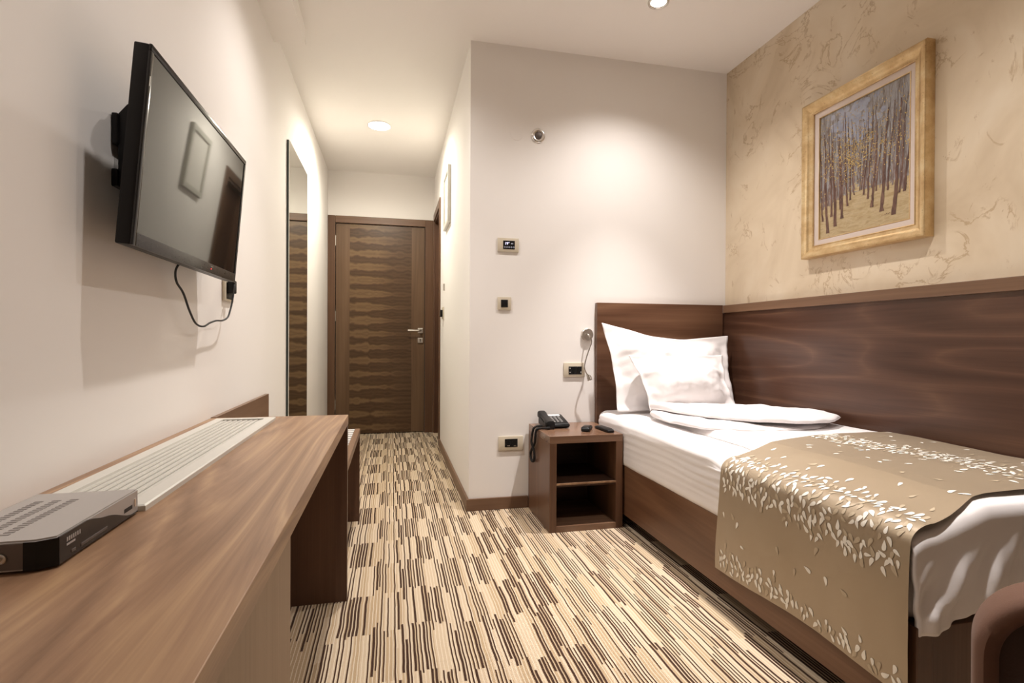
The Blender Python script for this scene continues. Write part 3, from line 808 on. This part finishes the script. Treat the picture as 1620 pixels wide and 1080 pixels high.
# coiled cord: over the left edge, crossing, loop, and back up
cpath = smooth_path([(.815, 2.668, nh+.010), (.790, 2.664, nh+.009), (.765, 2.675, nh+.009), (.747, 2.69, nh-.002), (.744, 2.70, nh-.04), (.745, 2.715, .40), (.744, 2.755, .365), (.744, 2.79, .335), (.744, 2.795, .310), (.744, 2.77, .293), (.744, 2.735, .298), (.743, 2.715, .325), (.7425, 2.725, .36), (.737, 2.75, .395), (.740, 2.755, .43), (.742, 2.745, nh-.02), (.747, 2.735, nh+.003), (.765, 2.73, nh+.010), (.792, 2.735, nh+.012)], 14)
def helix(path, R, pitch_, per=8):
    L_ = [0]
    for a, b_ in zip(path, path[1:]): L_.append(L_[-1]+(b_-a).length)
    tot = L_[-1]; n = int(tot/pitch_*per); out = []; i = 0; u_ = None
    for k in range(n+1):
        s_ = tot*k/n
        while i < len(L_)-2 and L_[i+1] < s_: i += 1
        f_ = (s_-L_[i])/max(1e-9, L_[i+1]-L_[i]); p = path[i].lerp(path[i+1], f_); tt = (path[i+1]-path[i]).normalized()
        if u_ is None: u_ = tt.cross(Vector((0, 0, 1))).normalized()
        u_ = (u_-tt*u_.dot(tt)).normalized(); v_ = tt.cross(u_)
        a = 2*pi*k/per; out.append(p+(u_*cos(a)+v_*sin(a))*R)
    return out
bm = bmesh.new(); tube(bm, helix(cpath, .0052, .0050), .0021, 5)
part('coiled_cord', bm, M['blackmatt'], t, smooth=True)

# remotes
def remote(name, label, cx, cyy, ang, ln, wd, ht, z=nh):
    t = thing(name, label, 'remote control', (cx, cyy, z))
    Rm = Matrix.Rotation(ang, 4, 'Z')
    bm = bmesh.new(); n = 14
    rings = []
    for i in range(n+1):
        f_ = i/n; y_ = (f_-.5)*ln
        e = 1-abs(2*f_-1)**8; wv_ = wd/2*(.80+.20*e)*(1-.10*sin(pi*f_)); hv = ht*(.55+.45*e)*(1-.15*f_)
        ring = []
        for k in range(16):
            a = 2*pi*k/16; ca, sa = cos(a), sin(a)
            ring.append(bm.verts.new((wv_*math.copysign(abs(ca)**.5, ca), y_, hv/2+hv/2*math.copysign(abs(sa)**.55, sa)+.001)))
        rings.append(ring)
    for a, b_ in zip(rings, rings[1:]):
        for k in range(16): bm.faces.new((a[k], a[(k+1) % 16], b_[(k+1) % 16], b_[k]))
    bm.faces.new(rings[0]); bm.faces.new(rings[-1][::-1]); bmesh.ops.recalc_face_normals(bm, faces=bm.faces[:])
    bmesh.ops.transform(bm, matrix=Matrix.Translation((cx, cyy, z)) @ Rm, verts=bm.verts[:])
    part('body', bm, M['black'], t, smooth=50)
    bm = bmesh.new()
    for i in range(3):
        for j_ in range(int(ln/.014)-2):
            y_ = -ln/2+.018+j_*.0135; f_ = (y_+ln/2)/ln; zz = ht*(1-.15*f_)
            box(bm, -.0125+i*.010, -.0125+i*.010+.006, y_, y_+.006, zz-.001, zz+.0022, bev=.0008)
    bmesh.ops.transform(bm, matrix=Matrix.Translation((cx, cyy, z)) @ Rm, verts=bm.verts[:])
    part('buttons', bm, M['silverd'], t)
    return t
remote('remote_control', 'stubby black remote control, the left of the pair on the nightstand', 1.000, 2.612, math.radians(-30), .110, .050, .026)
remote('remote_control', 'long black remote control, the right of the pair on the nightstand', 1.090, 2.595, math.radians(4), .160, .042, .019)

# ------------------------------------------------------------------ headboard and wall panel
t = thing('headboard', 'walnut headboard standing behind the pillows', 'headboard', (1.57, YF, .1))
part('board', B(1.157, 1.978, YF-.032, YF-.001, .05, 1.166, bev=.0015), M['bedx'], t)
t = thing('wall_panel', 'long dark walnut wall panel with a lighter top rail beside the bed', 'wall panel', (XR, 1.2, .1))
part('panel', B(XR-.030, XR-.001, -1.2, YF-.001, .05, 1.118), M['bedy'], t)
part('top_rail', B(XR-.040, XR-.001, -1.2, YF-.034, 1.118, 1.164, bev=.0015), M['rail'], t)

# ------------------------------------------------------------------ bed
bx0, bx1_, bf, bh = 1.155, 1.974, .955, 2.864
t = thing('bed', 'single walnut bed base on a recessed dark plinth', 'bed', (1.56, 1.9, 0))
part('side_rail', B(bx0, bx0+.028, bf+.03, bh, .062, .312, bev=.0015), M['bedrail'], t)
part('side_rail', B(bx1_-.028, bx1_, bf+.03, bh, .062, .312, bev=.0015), M['bedrail'], t)
part('foot_board', B(bx0+.045, bx1_, bf, bf+.028, .062, .300, bev=.0015), M['dark'], t)
part('corner_post', B(bx0, bx0+.045, bf-.004, bf+.028, .062, .305, bev=.002), M['dark'], t)
part('slat_base', B(bx0+.03, bx1_-.03, bf+.03, bh-.005, .24, .30), M['dark'], t)
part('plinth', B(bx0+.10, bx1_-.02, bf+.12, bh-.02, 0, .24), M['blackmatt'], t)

# mattress in its fitted sheet: loft of rounded sections along the bed
mx0, mx1, my0, my1, mz0, mz1 = 1.150, 1.972, .965, 2.858, .302, .548
def rrect(x0, x1, z0, z1, rt, rb, n=7):
    pts = []
    for (cx, cz, r, a0) in ((x0+rb, z0+rb, rb, pi), (x1-rb, z0+rb, rb, 1.5*pi), (x1-rt, z1-rt, rt, 0), (x0+rt, z1-rt, rt, .5*pi)):
        for k in range(n+1):
            a = a0+.5*pi*k/n; pts.append((cx+r*cos(a), cz+r*sin(a)))
    return pts
def resample(pts, step):
    out = []; n = len(pts)
    for i in range(n):
        a, b_ = pts[i], pts[(i+1) % n]; L_ = math.hypot(b_[0]-a[0], b_[1]-a[1]); k = max(1, int(L_/step))
        for q in range(k): out.append((a[0]+(b_[0]-a[0])*q/k, a[1]+(b_[1]-a[1])*q/k))
    return out
bm = bmesh.new(); rings = []; NY = 170
base_p = resample(rrect(mx0, mx1, mz0, mz1, .055, .03), .009)
xc, zc = (mx0+mx1)/2, (mz0+mz1)/2
for i in range(NY+1):
    y = my0+(my1-my0)*i/NY; e = min(y-my0, my1-y); ins = .045*(1-sqrt(max(0, 1-(1-min(e/.045, 1))**2)))
    ring = []
    for (x, z) in base_p:
        dx = -ins if x > xc else ins; dz = -ins if z > zc else ins
        fx = min(1, abs(x-xc)/.05); fz = min(1, abs(z-zc)/.05)
        X, Z = x+dx*fx, z+dz*fz
        if x < mx0+.10:      # pulled-sheet pleats along the visible side
            k = ss(.315, .40, z)*(1-ss(.53, .548, z))
            X += .0035*k*sin(z*210+2.2*sin(y*2.1)+y*3.0+3*noise.noise((y*3, z*9, 0)))*(.6+.8*noise.noise((y*2.5, 4, z*4)))
            X -= .006*fbm(y*2.2, z*5, 3.3)
        if z > mz1-.06 and y < 1.75: Z -= .030*ss(1.76, 1.60, y)*ss(1.38, 1.20, x)
        if z > mz1-.02:
            Z += .003*fbm(x*5, y*4, 1.0)
        ring.append(bm.verts.new((X, y, Z)))
    rings.append(ring)
n_ = len(base_p)
for a, b_ in zip(rings, rings[1:]):
    for k in range(n_): bm.faces.new((a[k], b_[k], b_[(k+1) % n_], a[(k+1) % n_]))
bm.faces.new(rings[0]); bm.faces.new(rings[-1][::-1]); bmesh.ops.recalc_face_normals(bm, faces=bm.faces[:])
o = part('mattress', bm, M['linen'], loc=(1.56, 1.9, mz0), smooth=True)
tag(o, 'thick mattress in a white fitted sheet with pleated side on the walnut bed base', 'mattress')

# duvet: lies on the mattress, hangs down over the foot end
duv = thing('duvet', 'white duvet folded back near the pillows and hanging over the foot end', 'duvet', (1.6, 1.7, mz1))
def duv_left(y):       # left edge
    return 1.298 - .146*ss(1.55, 1.02, y)
Lh = .195
def top_drop(x):
    d_ = -.051*min(1, max(0, (1.36-x)/.15))
    if x < 1.21: d_ -= .047*(1-sqrt(max(0, 1-((1.21-x)/.072)**2)))
    return d_
def duvet_pt(u, v, top=True):
    Ltop = 2.47-.985; Ltot = Ltop+.055+Lh;  s_ = v*Ltot
    rr = .035
    if s_ < Ltop: y = 2.47-s_; z = mz1+.026; nx_, ny_, nz_ = 0, 0, 1; hang = 0
    elif s_ < Ltop+.055:
        a = (s_-Ltop)/.055*.5*pi; y = .985-rr*sin(a); z = mz1+.026-rr*(1-cos(a)); ny_, nz_ = -sin(a), cos(a); hang = a/(.5*pi)*.2
    else:
        hang = min(1, .2+(s_-Ltop-.055)/Lh); y = .985-rr; z = mz1+.026-rr-(s_-Ltop-.055); ny_, nz_ = -1, 0
    xl = duv_left(y) if s_ < Ltop else 1.148+.010*ss(.5, 1, hang)
    x = xl+(1.968-xl)*u
    amp = .004
    d_ = amp*fbm(x*4, y*3.2, z*4+2)
    under = ss(1.80, 1.66, y)
    if nz_ > .9: d_ += (1-under)*.006*exp(-((u-.10)/.05)**2) - .024*(1-ss(0, .035, u))*(1-under)     # puffed edge that falls onto the mattress
    if nz_ > .9: d_ -= under*(.006+.5*d_)
    z += under*top_drop(x)*(1-.5*max(0, hang-.2))
    if hang > 0:
        f = ss(.3, .9, hang)
        xx = x-1.148
        fold = sin(xx*62+5.5*hang*exp(-xx*2.2)*2.2+1.2*noise.noise((xx*5, hang*1.5, 3)))
        d_ += f*(.012*fold*exp(-xx*1.1)*ss(0, .05, xx)+.006*fbm(x*7, hang*2, 5)+.003*sin(xx*120+9*hang))
        d_ += .004*f
    z_low = 0
    if hang > .0 and nz_ < .1: z_low = .022*ss(.6, 1, hang)*sin(x*9)
    return Vector((x, y+ny_*d_, z+nz_*d_+z_low))
bm = bmesh.new()
grid(bm, lambda u, v: duvet_pt(u, v), 110, 190)
bmesh.ops.recalc_face_normals(bm, faces=bm.faces[:])
o = part('cover', bm, M['linen'], duv, smooth=True)
so = o.modifiers.new('thick', 'SOLIDIFY'); so.thickness = .012; so.offset = -1
# folded-back layers
def layer(Fc, Bc, z0, th_, nm, seed, tilt=0):
    bm = bmesh.new(); NT, NS = 90, 46; rings = []
    for i in range(NT+1):
        t_ = i/NT; fx, fyv = interp(Fc, t_); bx_, by_ = interp(Bc, t_)
        endf = sqrt(max(0, 1-(1-min(1, min(t_, 1-t_)/.035))**2))
        ring = []
        for k in range(NS):
            a = 2*pi*k/NS; ca, sa = cos(a), sin(a)
            q = .5-.5*math.copysign(abs(ca)**.45, ca)          # 0 at front .. 1 at back
            hz = math.copysign(abs(sa)**.8, sa)*th_/2*(.25+.75*endf)*(1-.35*q)
            x = fx+(bx_-fx)*q; y = fyv+(by_-fyv)*q
            w_ = .010*fbm(x*6+seed, y*6, seed)+.004*fbm(x*18, y*14, seed+4)
            ring.append(bm.verts.new((x, y+.010*fbm(x*7, seed, 1)*(1-q), z0+th_/2+hz+w_*(1 if sa > 0 else .3)+tilt*(x-1.3))))
        rings.append(ring)
    for a, b_ in zip(rings, rings[1:]):
        for k in range(NS): bm.faces.new((a[k], a[(k+1) % NS], b_[(k+1) % NS], b_[k]))
    bm.faces.new(rings[0]); bm.faces.new(rings[-1][::-1]); bmesh.ops.recalc_face_normals(bm, faces=bm.faces[:])
    return part(nm, bm, M['linen'], duv, smooth=True)
def crv(pts): return [(p.x, p.y) for p in smooth_path([(a, b_, 0) for a, b_ in pts], 8)]
layer(crv([(1.262, 2.42), (1.255, 2.18), (1.30, 1.985), (1.46, 1.915), (1.64, 1.89), (1.80, 1.92), (1.955, 2.02)]),
      crv([(1.30, 2.47), (1.36, 2.49), (1.46, 2.50), (1.60, 2.50), (1.75, 2.50), (1.88, 2.50), (1.958, 2.48)]), mz1+.016, .030, 'folded_layer', 2.1)
layer(crv([(1.285, 2.47), (1.335, 2.34), (1.40, 2.12), (1.49, 1.985), (1.66, 1.885), (1.82, 1.885), (1.945, 1.955)]),
      crv([(1.33, 2.53), (1.40, 2.53), (1.50, 2.52), (1.62, 2.50), (1.76, 2.46), (1.88, 2.36), (1.957, 2.22)]), mz1+.044, .040, 'turned_back_edge', 7.7)

# pillows
def pillow(name, label, TL, TR, BR, BL, thick, bulge_dir, flange=.03, seed=1.0, dip=0, nu=64, nv=48, wr=.008):
    TL, TR, BR, BL = map(Vector, (TL, TR, BR, BL)); bd = Vector(bulge_dir).normalized()
    W_ = (TR-TL).length; H_ = (TL-BL).length
    def pt(u, v, side):
        # u left..right, v bottom..top
        p = BL.lerp(BR, u).lerp(TL.lerp(TR, u), v)
        p = p + (TL-BL).normalized()*(-dip*sin(pi*u)**1.3*v*v)
        # sides draw in between the corners
        p = p + (TR-TL).normalized()*(.022*sin(pi*v)*(1-2*u)*(abs(1-2*u)**3))
        du = min(u, 1-u)*W_; dv = min(v, 1-v)*H_; e = min(du, dv)
        k = ss(flange, flange+.16, du)**.6*ss(flange*.6, flange*.6+.13, dv)**.6 if e > flange*.55 else 0
        h = thick/2*k
        w_ = wr*k**.5*(fbm(u*W_*9+seed, v*H_*9, seed)+.6*fbm(u*W_*22, v*H_*16, seed+side))*.8
        # gathers that run in from the sides
        gth = .009*exp(-du/.07)*sin(v*H_*95+3*noise.noise((u*8, v*3, seed)))*(k**.4 if k > 0 else .15)
        fl = .004*sin(u*23+seed)*(1-k)+.004*sin(v*17+seed)*(1-k)
        return p + bd*(side*(h+.0015)+ (w_+gth if side > 0 else w_*.4)+fl)
    bm = bmesh.new()
    A = grid(bm, lambda a, b_: pt(a, b_, 1), nu, nv)
    Bk = grid(bm, lambda a, b_: pt(a, b_, -1), nu, nv, flip=True)
    per = [(i, 0) for i in range(nu)]+[(nu, j_) for j_ in range(nv)]+[(i, nv) for i in range(nu, 0, -1)]+[(0, j_) for j_ in range(nv, 0, -1)]
    for (a, b_) in zip(per, per[1:]+per[:1]):
        bm.faces.new((A[a[0]][a[1]], Bk[a[0]][a[1]], Bk[b_[0]][b_[1]], A[b_[0]][b_[1]]))
    bmesh.ops.recalc_face_normals(bm, faces=bm.faces[:])
    c = (BL+BR)/2
    o = part(name, bm, M['linen'], loc=tuple(c), smooth=True)
    return tag(o, label, 'pillow')
pillow('pillow', 'large white pillow with a peaked corner leaning on the headboard', (1.150, 2.785, 1.045), (1.945, 2.775, .975), (1.905, 2.635, .570), (1.185, 2.640, .563), .16, (0, -.95, .30), .045, 3.0, dip=.055, wr=.013)
pillow('pillow', 'smaller white pillow propped in front of the large pillow', (1.238, 2.625, .868), (1.800, 2.615, .868), (1.815, 2.510, .592), (1.305, 2.500, .580), .13, (0, -.93, .36), .022, 9.0, dip=.008, nu=60, nv=44, wr=.010)

# bed runner -------------------------------------------------------------
zr = mz1+.034
def run_path():
    """profile across the bed, from the wall side over the left edge and down: list of (x, z)"""
    P = [(1.962, zr), (1.80, zr+.001), (1.60, zr+.0015), (1.42, zr+.001), (1.36, zr-.001), (1.32, zr-.011), (1.26, zr-.029), (1.21, zr-.044)]
    for k in range(1, 9):
        a = .5*pi*k/8; P.append((1.21-.068*sin(a), zr-.044-.045*(1-cos(a))))
    P += [(1.139, .45), (1.1385, .38), (1.139, .30), (1.140, .22), (1.1415, .14)]
    return P
RP = run_path(); RL = [0]
for a, b_ in zip(RP, RP[1:]): RL.append(RL[-1]+math.hypot(b_[0]-a[0], b_[1]-a[1]))
RT = RL[-1]
def run_xz(s_):
    s_ = min(max(s_, 0), RT)
    for i in range(len(RL)-1):
        if s_ <= RL[i+1]:
            f = (s_-RL[i])/(RL[i+1]-RL[i]); a, b_ = RP[i], RP[i+1]; x, z = a[0]+(b_[0]-a[0])*f, a[1]+(b_[1]-a[1])*f
            dx, dz = b_[0]-a[0], b_[1]-a[1]; l = math.hypot(dx, dz); return x, z, dz/l, -dx/l
    return RP[-1][0], RP[-1][1], -1, 0
S_edge = RL[7]         # where it starts to turn down
def run_far(s_): 
    q = s_/RT
    return 1.745-.085*ss(.25, .60, q)+.03*ss(.7, 1, q)
def run_near(s_):
    x = run_xz(s_)[0]
    return .958+.045*ss(1.22, 1.45, x)*(1-.4*ss(1.5, 1.9, x))
def run_pt(s_, f, lift=0):
    x, z, nx_, nz_ = run_xz(s_); y0, y1 = run_near(s_), run_far(s_); y = y0+(y1-y0)*f
    side = ss(S_edge+.06, RT, s_)
    w_ = .0022*fbm(x*5, y*5, z*5)+side*(.005*sin(y*13+.8)*ss(0, .3, side)+.003*fbm(y*6, z*3, 8))
    top = 1-ss(S_edge-.05, S_edge+.05, s_)
    w_ += top*.0025*sin(y*9+x*6)
    hem = .012*side*side*sin(y*5.5+.9)
    return Vector((x-abs(nx_)*(w_+lift+.002*side) , y, z+abs(nz_)*(w_+lift)+hem))
t = None
bm = bmesh.new()
NS_, NT_ = 150, 80
grid(bm, lambda a, b_: run_pt(a*RT, b_), NS_, NT_)
# thin hem on the side (thickness)
nf = len(bm.faces)
bmesh.ops.recalc_face_normals(bm, faces=bm.faces[:])
def petal(bm, s_, y, ang, ln, mi, lift):
    n_p = 12; pts = []
    bend = random.uniform(-.22, .22)
    for k in range(n_p):
        a = 2*pi*k/n_p
        q = (1-cos(a))/2                 # 0 at tip .. 1 at round end
        wv_ = .5*sin(a)*(.22+.78*q)*.66
        px = (q-.5)*ln; py = wv_*ln+bend*ln*(q-.5)**2*1.6
        pts.append((px*cos(ang)-py*sin(ang), px*sin(ang)+py*cos(ang)))
    vs_ = []
    for (ds, dy) in pts:
        S = s_+ds; y0, y1 = run_near(S), run_far(S); f = (y+dy-y0)/(y1-y0)
        if S < .004 or S > RT-.004 or f < .008 or f > .992: return
        vs_.append(bm.verts.new(run_pt(S, f, lift)))
    c = Vector((0, 0, 0))
    for v in vs_: c += v.co
    cv = bm.verts.new(run_pt(s_, (y-run_near(s_))/(run_far(s_)-run_near(s_)), lift+.0003))
    for k in range(n_p):
        f = bm.faces.new((vs_[k], vs_[(k+1) % n_p], cv)); f.material_index = mi; f.smooth = True
random.seed(21); placed = []
def try_petal(s_, y, ln, mi, gap=.60):
    for (a, b_, l) in placed:
        if (a-s_)**2+(b_-y)**2 < ((l+ln)/2*gap)**2: return
    placed.append((s_, y, ln))
    petal(bm, s_, y, random.choice((0, pi))*.0+random.gauss(0, .55)+(pi if random.random() < .75 else 0), ln, mi, .0012)
S_side = RL[16]
def dens(s_, y):
    x = run_xz(s_)[0]
    v = .05
    q = (s_-S_side)       # below the turned edge
    v = max(v, .98*exp(-((q+.000-.012*sin(y*7))/.030)**2))                         # band along the edge
    if s_ < S_side: v = max(v, .45*exp(-((q+.09)/.07)**2))
    hemd = RT-s_
    hb = .035+.018*sin(y*8+2)
    v = max(v, .98*exp(-(max(0, hemd-hb)/.022)**2))
    cx = 1.655+.06*(1.7-y)+.025*sin(y*6)
    if s_ < S_edge: v = max(v, 1.0*exp(-((x-cx)/.060)**2))
    return v
for _ in range(26000):
    s_ = random.uniform(.01, RT-.01); y = random.uniform(.965, 1.75)
    dv = dens(s_, y)
    if random.random() < dv*(.5 if dv > .2 else .10):
        try_petal(s_, y, random.uniform(.019, .028), 1 if random.random() < .72 else 2)
o = part('bed_runner', bm, [M['satin'], M['petal'], M['petalb']], loc=(1.5, 1.35, zr), smooth=True)
tag(o, 'taupe satin bed runner with pale petal pattern laid across the foot of the bed', 'bed runner')

# ------------------------------------------------------------------ painting on the stucco wall
px1 = XR-.048        # front of frame
py0, py1, pz0, pz1 = 1.607, 2.232, 1.352, 2.103
t = thing('painting', 'gold framed painting of an autumn tree avenue on the cream wall', 'painting', (XR, (py0+py1)/2, pz0))
fw = .058
prof = [(0, XR-.001), (0, XR-.040), (.004, XR-.046), (.010, XR-.048), (.020, XR-.044), (.032, XR-.034), (.044, XR-.027), (.052, XR-.026), (.055, XR-.029), (fw, XR-.027), (fw, XR-.010)]
bm = bmesh.new(); RV = []
for (i_, x) in prof:
    RV.append([bm.verts.new(p) for p in ((x, py0+i_, pz0+i_), (x, py1-i_, pz0+i_), (x, py1-i_, pz1-i_), (x, py0+i_, pz1-i_))])
for a, b_ in zip(RV, RV[1:]):
    for k in range(4): bm.faces.new((a[k], a[(k+1) % 4], b_[(k+1) % 4], b_[k]))
bmesh.ops.recalc_face_normals(bm, faces=bm.faces[:])
part('frame', bm, M['gold'], t, smooth=35)
bm = bmesh.new(); RV = []
for (i_, x) in ((fw-.001, XR-.020), (fw+.024, XR-.018), (fw+.025, XR-.013)):
    RV.append([bm.verts.new(p) for p in ((x, py0+i_, pz0+i_), (x, py1-i_, pz0+i_), (x, py1-i_, pz1-i_), (x, py0+i_, pz1-i_))])
for a, b_ in zip(RV, RV[1:]):
    for k in range(4): bm.faces.new((a[k], a[(k+1) % 4], b_[(k+1) % 4], b_[k]))
bmesh.ops.recalc_face_normals(bm, faces=bm.faces[:])
part('liner', bm, M['mat_liner'], t)
bm = bmesh.new(); RV = []; k0 = fw+.024
for (i_, x) in ((k0, XR-.0175), (k0+.001, XR-.0195), (k0+.004, XR-.0195), (k0+.005, XR-.012)):
    RV.append([bm.verts.new(p) for p in ((x, py0+i_, pz0+i_), (x, py1-i_, pz0+i_), (x, py1-i_, pz1-i_), (x, py0+i_, pz1-i_))])
for a, b_ in zip(RV, RV[1:]):
    for k in range(4): bm.faces.new((a[k], a[(k+1) % 4], b_[(k+1) % 4], b_[k]))
part('gold_fillet', bm, M['gold'], t)
# canvas: base paint from nodes, trunks and leaf dabs as raised paint
def paint(name, cols, scale=30, st=(1, 1, 1)):
    m, nt, b = newmat(name); n = N(nt)
    tc = nt.nodes.new('ShaderNodeTexCoord').outputs['Object']; mp = nt.nodes.new('ShaderNodeMapping')
    nt.links.new(tc, mp.inputs[0]); mp.inputs['Scale'].default_value = st
    a = n.noise(mp.outputs[0], scale, 4, .65, .6)
    k_ = len(cols)
    nt.links.new(n.ramp(n.mr(a, .28, .72), [(i/(k_-1), c) for i, c in enumerate(cols)]), b.inputs['Base Color'])
    b.inputs['Roughness'].default_value = .5
    nt.links.new(n.bump(a, .5, .002), b.inputs['Normal']); return m
PM = [paint('painted sky', [(.13, .09, .075), (.23, .20, .18), (.34, .34, .36), (.24, .17, .11)], 34, (1, 3, .6)),
      paint('painted path', [(.34, .23, .11), (.45, .34, .18), (.52, .41, .24), (.36, .26, .14)], 22, (1, .8, 3)),
      paint('painted trunk', [(.05, .022, .016), (.11, .05, .035), (.22, .12, .08)], 40, (1, 2, .5)),
      paint('painted far trunk', [(.10, .055, .045), (.19, .13, .11), (.36, .32, .33)], 40, (1, 2, .5)),
      paint('painted leaves', [(.42, .25, .06), (.62, .43, .13), (.66, .52, .28)], 60),
      paint('painted blue sky', [(.24, .25, .32), (.33, .35, .43), (.40, .40, .46)], 18)]
cyA, cyB, czA, czB = py0+fw+.028, py1-fw-.028, pz0+fw+.028, pz1-fw-.028
cw, chh = cyB-cyA, czB-czA
XC = XR-.0125
def cv(a, b_, lift=0): return (XC-lift, cyB-a*cw, czA+b_*chh)      # a: 0 left .. 1 right as seen
bm = bmesh.new()
grid(bm, lambda a, b_: cv(a, .0+.30*b_), 8, 4, 1)
grid(bm, lambda a, b_: cv(a, .30+.70*b_), 8, 8, 0)
random.seed(8)
def blobp(a, b_, ra, rb, mi, lift, n=7, ang=0):
    vs_ = []
    for k in range(n):
        t_ = 2*pi*k/n; r = random.uniform(.7, 1.2); u_ = ra*r*cos(t_); v_ = rb*r*sin(t_)
        aa = a+u_*cos(ang)-v_*sin(ang)*.7; bb = b_+u_*sin(ang)+v_*cos(ang)
        vs_.append(bm.verts.new(cv(min(max(aa, .002), .998), min(max(bb, .002), .998), lift)))
    f = bm.faces.new(vs_); f.material_index = mi
for _ in range(160):      # blue opening between the crowns
    a = random.gauss(.40, .12); b_ = random.gauss(.84, .09)
    if .02 < a < .98 and b_ < .99: blobp(a, b_, .035, .02, 5, random.uniform(.0002, .0004))
def vpp(a0, k): return a0+(.46-a0)*k
# sand between trees rises to the vanishing point
for _ in range(170):
    b_ = random.uniform(.0, .36); half = .62*(1-b_/.40)+.03
    a = .46+random.uniform(-half, half)
    if 0 < a < 1: blobp(a, b_, .07*(1-b_*1.8), .008, 1, random.uniform(.0003, .0005))
def trunk(a0, b0, wd, top, lean, mi, lift):
    n = 22; L_, R_ = [], []; ph = random.uniform(0, 6)
    for k in range(n+1):
        q = k/n; bb = b0+(top-b0)*q
        aa = a0+lean*q+.006*sin(q*7+ph)+random.gauss(0, .0018)
        w_ = wd*(1-.72*q)*(1.25 if k == 0 else 1)*random.uniform(.8, 1.15)
        L_.append((aa-w_, bb)); R_.append((aa+w_, bb))
    for k in range(n):
        q = [L_[k], R_[k], R_[k+1], L_[k+1]]
        vs_ = [bm.verts.new(cv(min(max(p[0], .001), .999), min(max(p[1], .001), .999), lift)) for p in q]
        f = bm.faces.new(vs_); f.material_index = mi
for _ in range(85):       # far, pale trunks
    a = random.uniform(.02, .98); dd = abs(a-.46)
    b_ = .335-dd*.20+random.uniform(-.02, .03)
    trunk(a, b_, random.uniform(.003, .008), random.uniform(.55, .95), random.uniform(-.02, .03)+(a-.46)*-.02, 3, random.uniform(.0006, .0008))
spec = [(.10, .035, .013), (.20, .075, .014), (.155, .16, .009), (.285, .125, .012), (.265, .20, .007), (.34, .21, .008), (.385, .25, .007), (.42, .28, .005),
        (.535, .26, .006), (.575, .22, .008), (.625, .15, .011), (.665, .26, .006), (.72, .10, .014), (.78, .24, .007), (.845, .055, .016), (.90, .20, .007), (.95, .20, .010), (.04, .14, .008), (.48, .30, .004), (.51, .30, .004)]
for (a, b_, w_) in spec:
    trunk(a, b_, w_*1.35, random.uniform(.72, .97), (a-.46)*.05+(-.03 if a < .46 else .05), 2, random.uniform(.0009, .0012))
for _ in range(1150):      # leaves
    a = random.uniform(.0, 1); b_ = random.gauss(.66, .16)
    if _ % 3 == 0: a, b_ = random.gauss(.40, .14), random.gauss(.60, .09)
    if not (.01 < a < .99 and .34 < b_ < .985): continue
    blobp(a, b_, random.uniform(.003, .0075), random.uniform(.003, .006), 4, random.uniform(.0013, .0017), 5)
for k in range(7):         # scrawled signature-like brush marks lower right, no letters
    blobp(.76+k*.016, .070+.004*(k % 2), .005, .004, 2, .0014, 5)
part('canvas', bm, PM, t)

# ------------------------------------------------------------------ armchair corner at the foot of the bed
t = thing('armchair', 'brown suede armchair, its rounded back showing at the foot of the bed', 'armchair', (.80, .20, 0))
ax0, ax1, az0, az1, ay0, ay1 = 0, .60, .12, .630, 0, .085
CM = Matrix(((.62, .785, 0, .765), (-.785, .62, 0, .552), (0, 0, 1, 0), (0, 0, 0, 1)))     # width, depth, height axes of the turned chair
def rr2(i_, r):
    pts = [(ax0+i_, az0+i_), (ax1-i_, az0+i_)]
    for (cx, cz, a0) in ((ax1-i_-r, az1-i_-r, 0), (ax0+i_+r, az1-i_-r, .5*pi)):
        for k in range(15):
            a = a0+.5*pi*k/14; pts.append((cx+r*cos(a), cz+r*sin(a)))
    return pts
bm = bmesh.new(); RV = []
for (i_, y, r) in ((.05, ay1, .06), (.012, ay1, .09), (.003, ay1-.006, .096), (0, ay1-.02, .098), (0, ay0+.018, .098), (.003, ay0+.006, .096), (.010, ay0, .09), (.020, ay0+.002, .082), (.026, ay0+.010, .076)):
    RV.append([bm.verts.new((p[0], y, p[1])) for p in rr2(i_, r)])
for a, b_ in zip(RV, RV[1:]):
    n_ = len(a)
    for k in range(n_): bm.faces.new((a[k], b_[k], b_[(k+1) % n_], a[(k+1) % n_]))
bm.faces.new(RV[0]); bmesh.ops.recalc_face_normals(bm, faces=bm.faces[:])
bm.transform(CM); part('back_shell', bm, M['leather'], t, smooth=50)
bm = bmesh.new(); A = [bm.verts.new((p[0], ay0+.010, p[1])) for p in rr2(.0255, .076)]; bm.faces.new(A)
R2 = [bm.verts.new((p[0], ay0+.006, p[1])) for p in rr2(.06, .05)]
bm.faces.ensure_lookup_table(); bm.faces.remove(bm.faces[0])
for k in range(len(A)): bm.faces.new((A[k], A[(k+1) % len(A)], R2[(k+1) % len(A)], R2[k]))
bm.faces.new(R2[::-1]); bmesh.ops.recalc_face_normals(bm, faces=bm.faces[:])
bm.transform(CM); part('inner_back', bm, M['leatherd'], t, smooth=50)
bm = B(ax0+.05, ax1-.05, -.46, -.012, .16, .42, bev=.04, seg=4); bm.transform(CM); part('seat', bm, M['leather'], t, smooth=50)
for (x_, y_) in ((.09, -.42), (.51, -.42), (.09, -.05), (.51, -.05)):
    bm = bmesh.new(); lathe(bm, (x_, y_, 0), (0, 0, 1), [(0, 0), (.014, 0), (.022, .165), (0, .165)], 16)
    bm.transform(CM); part('leg', bm, M['dark'], t, smooth=40)
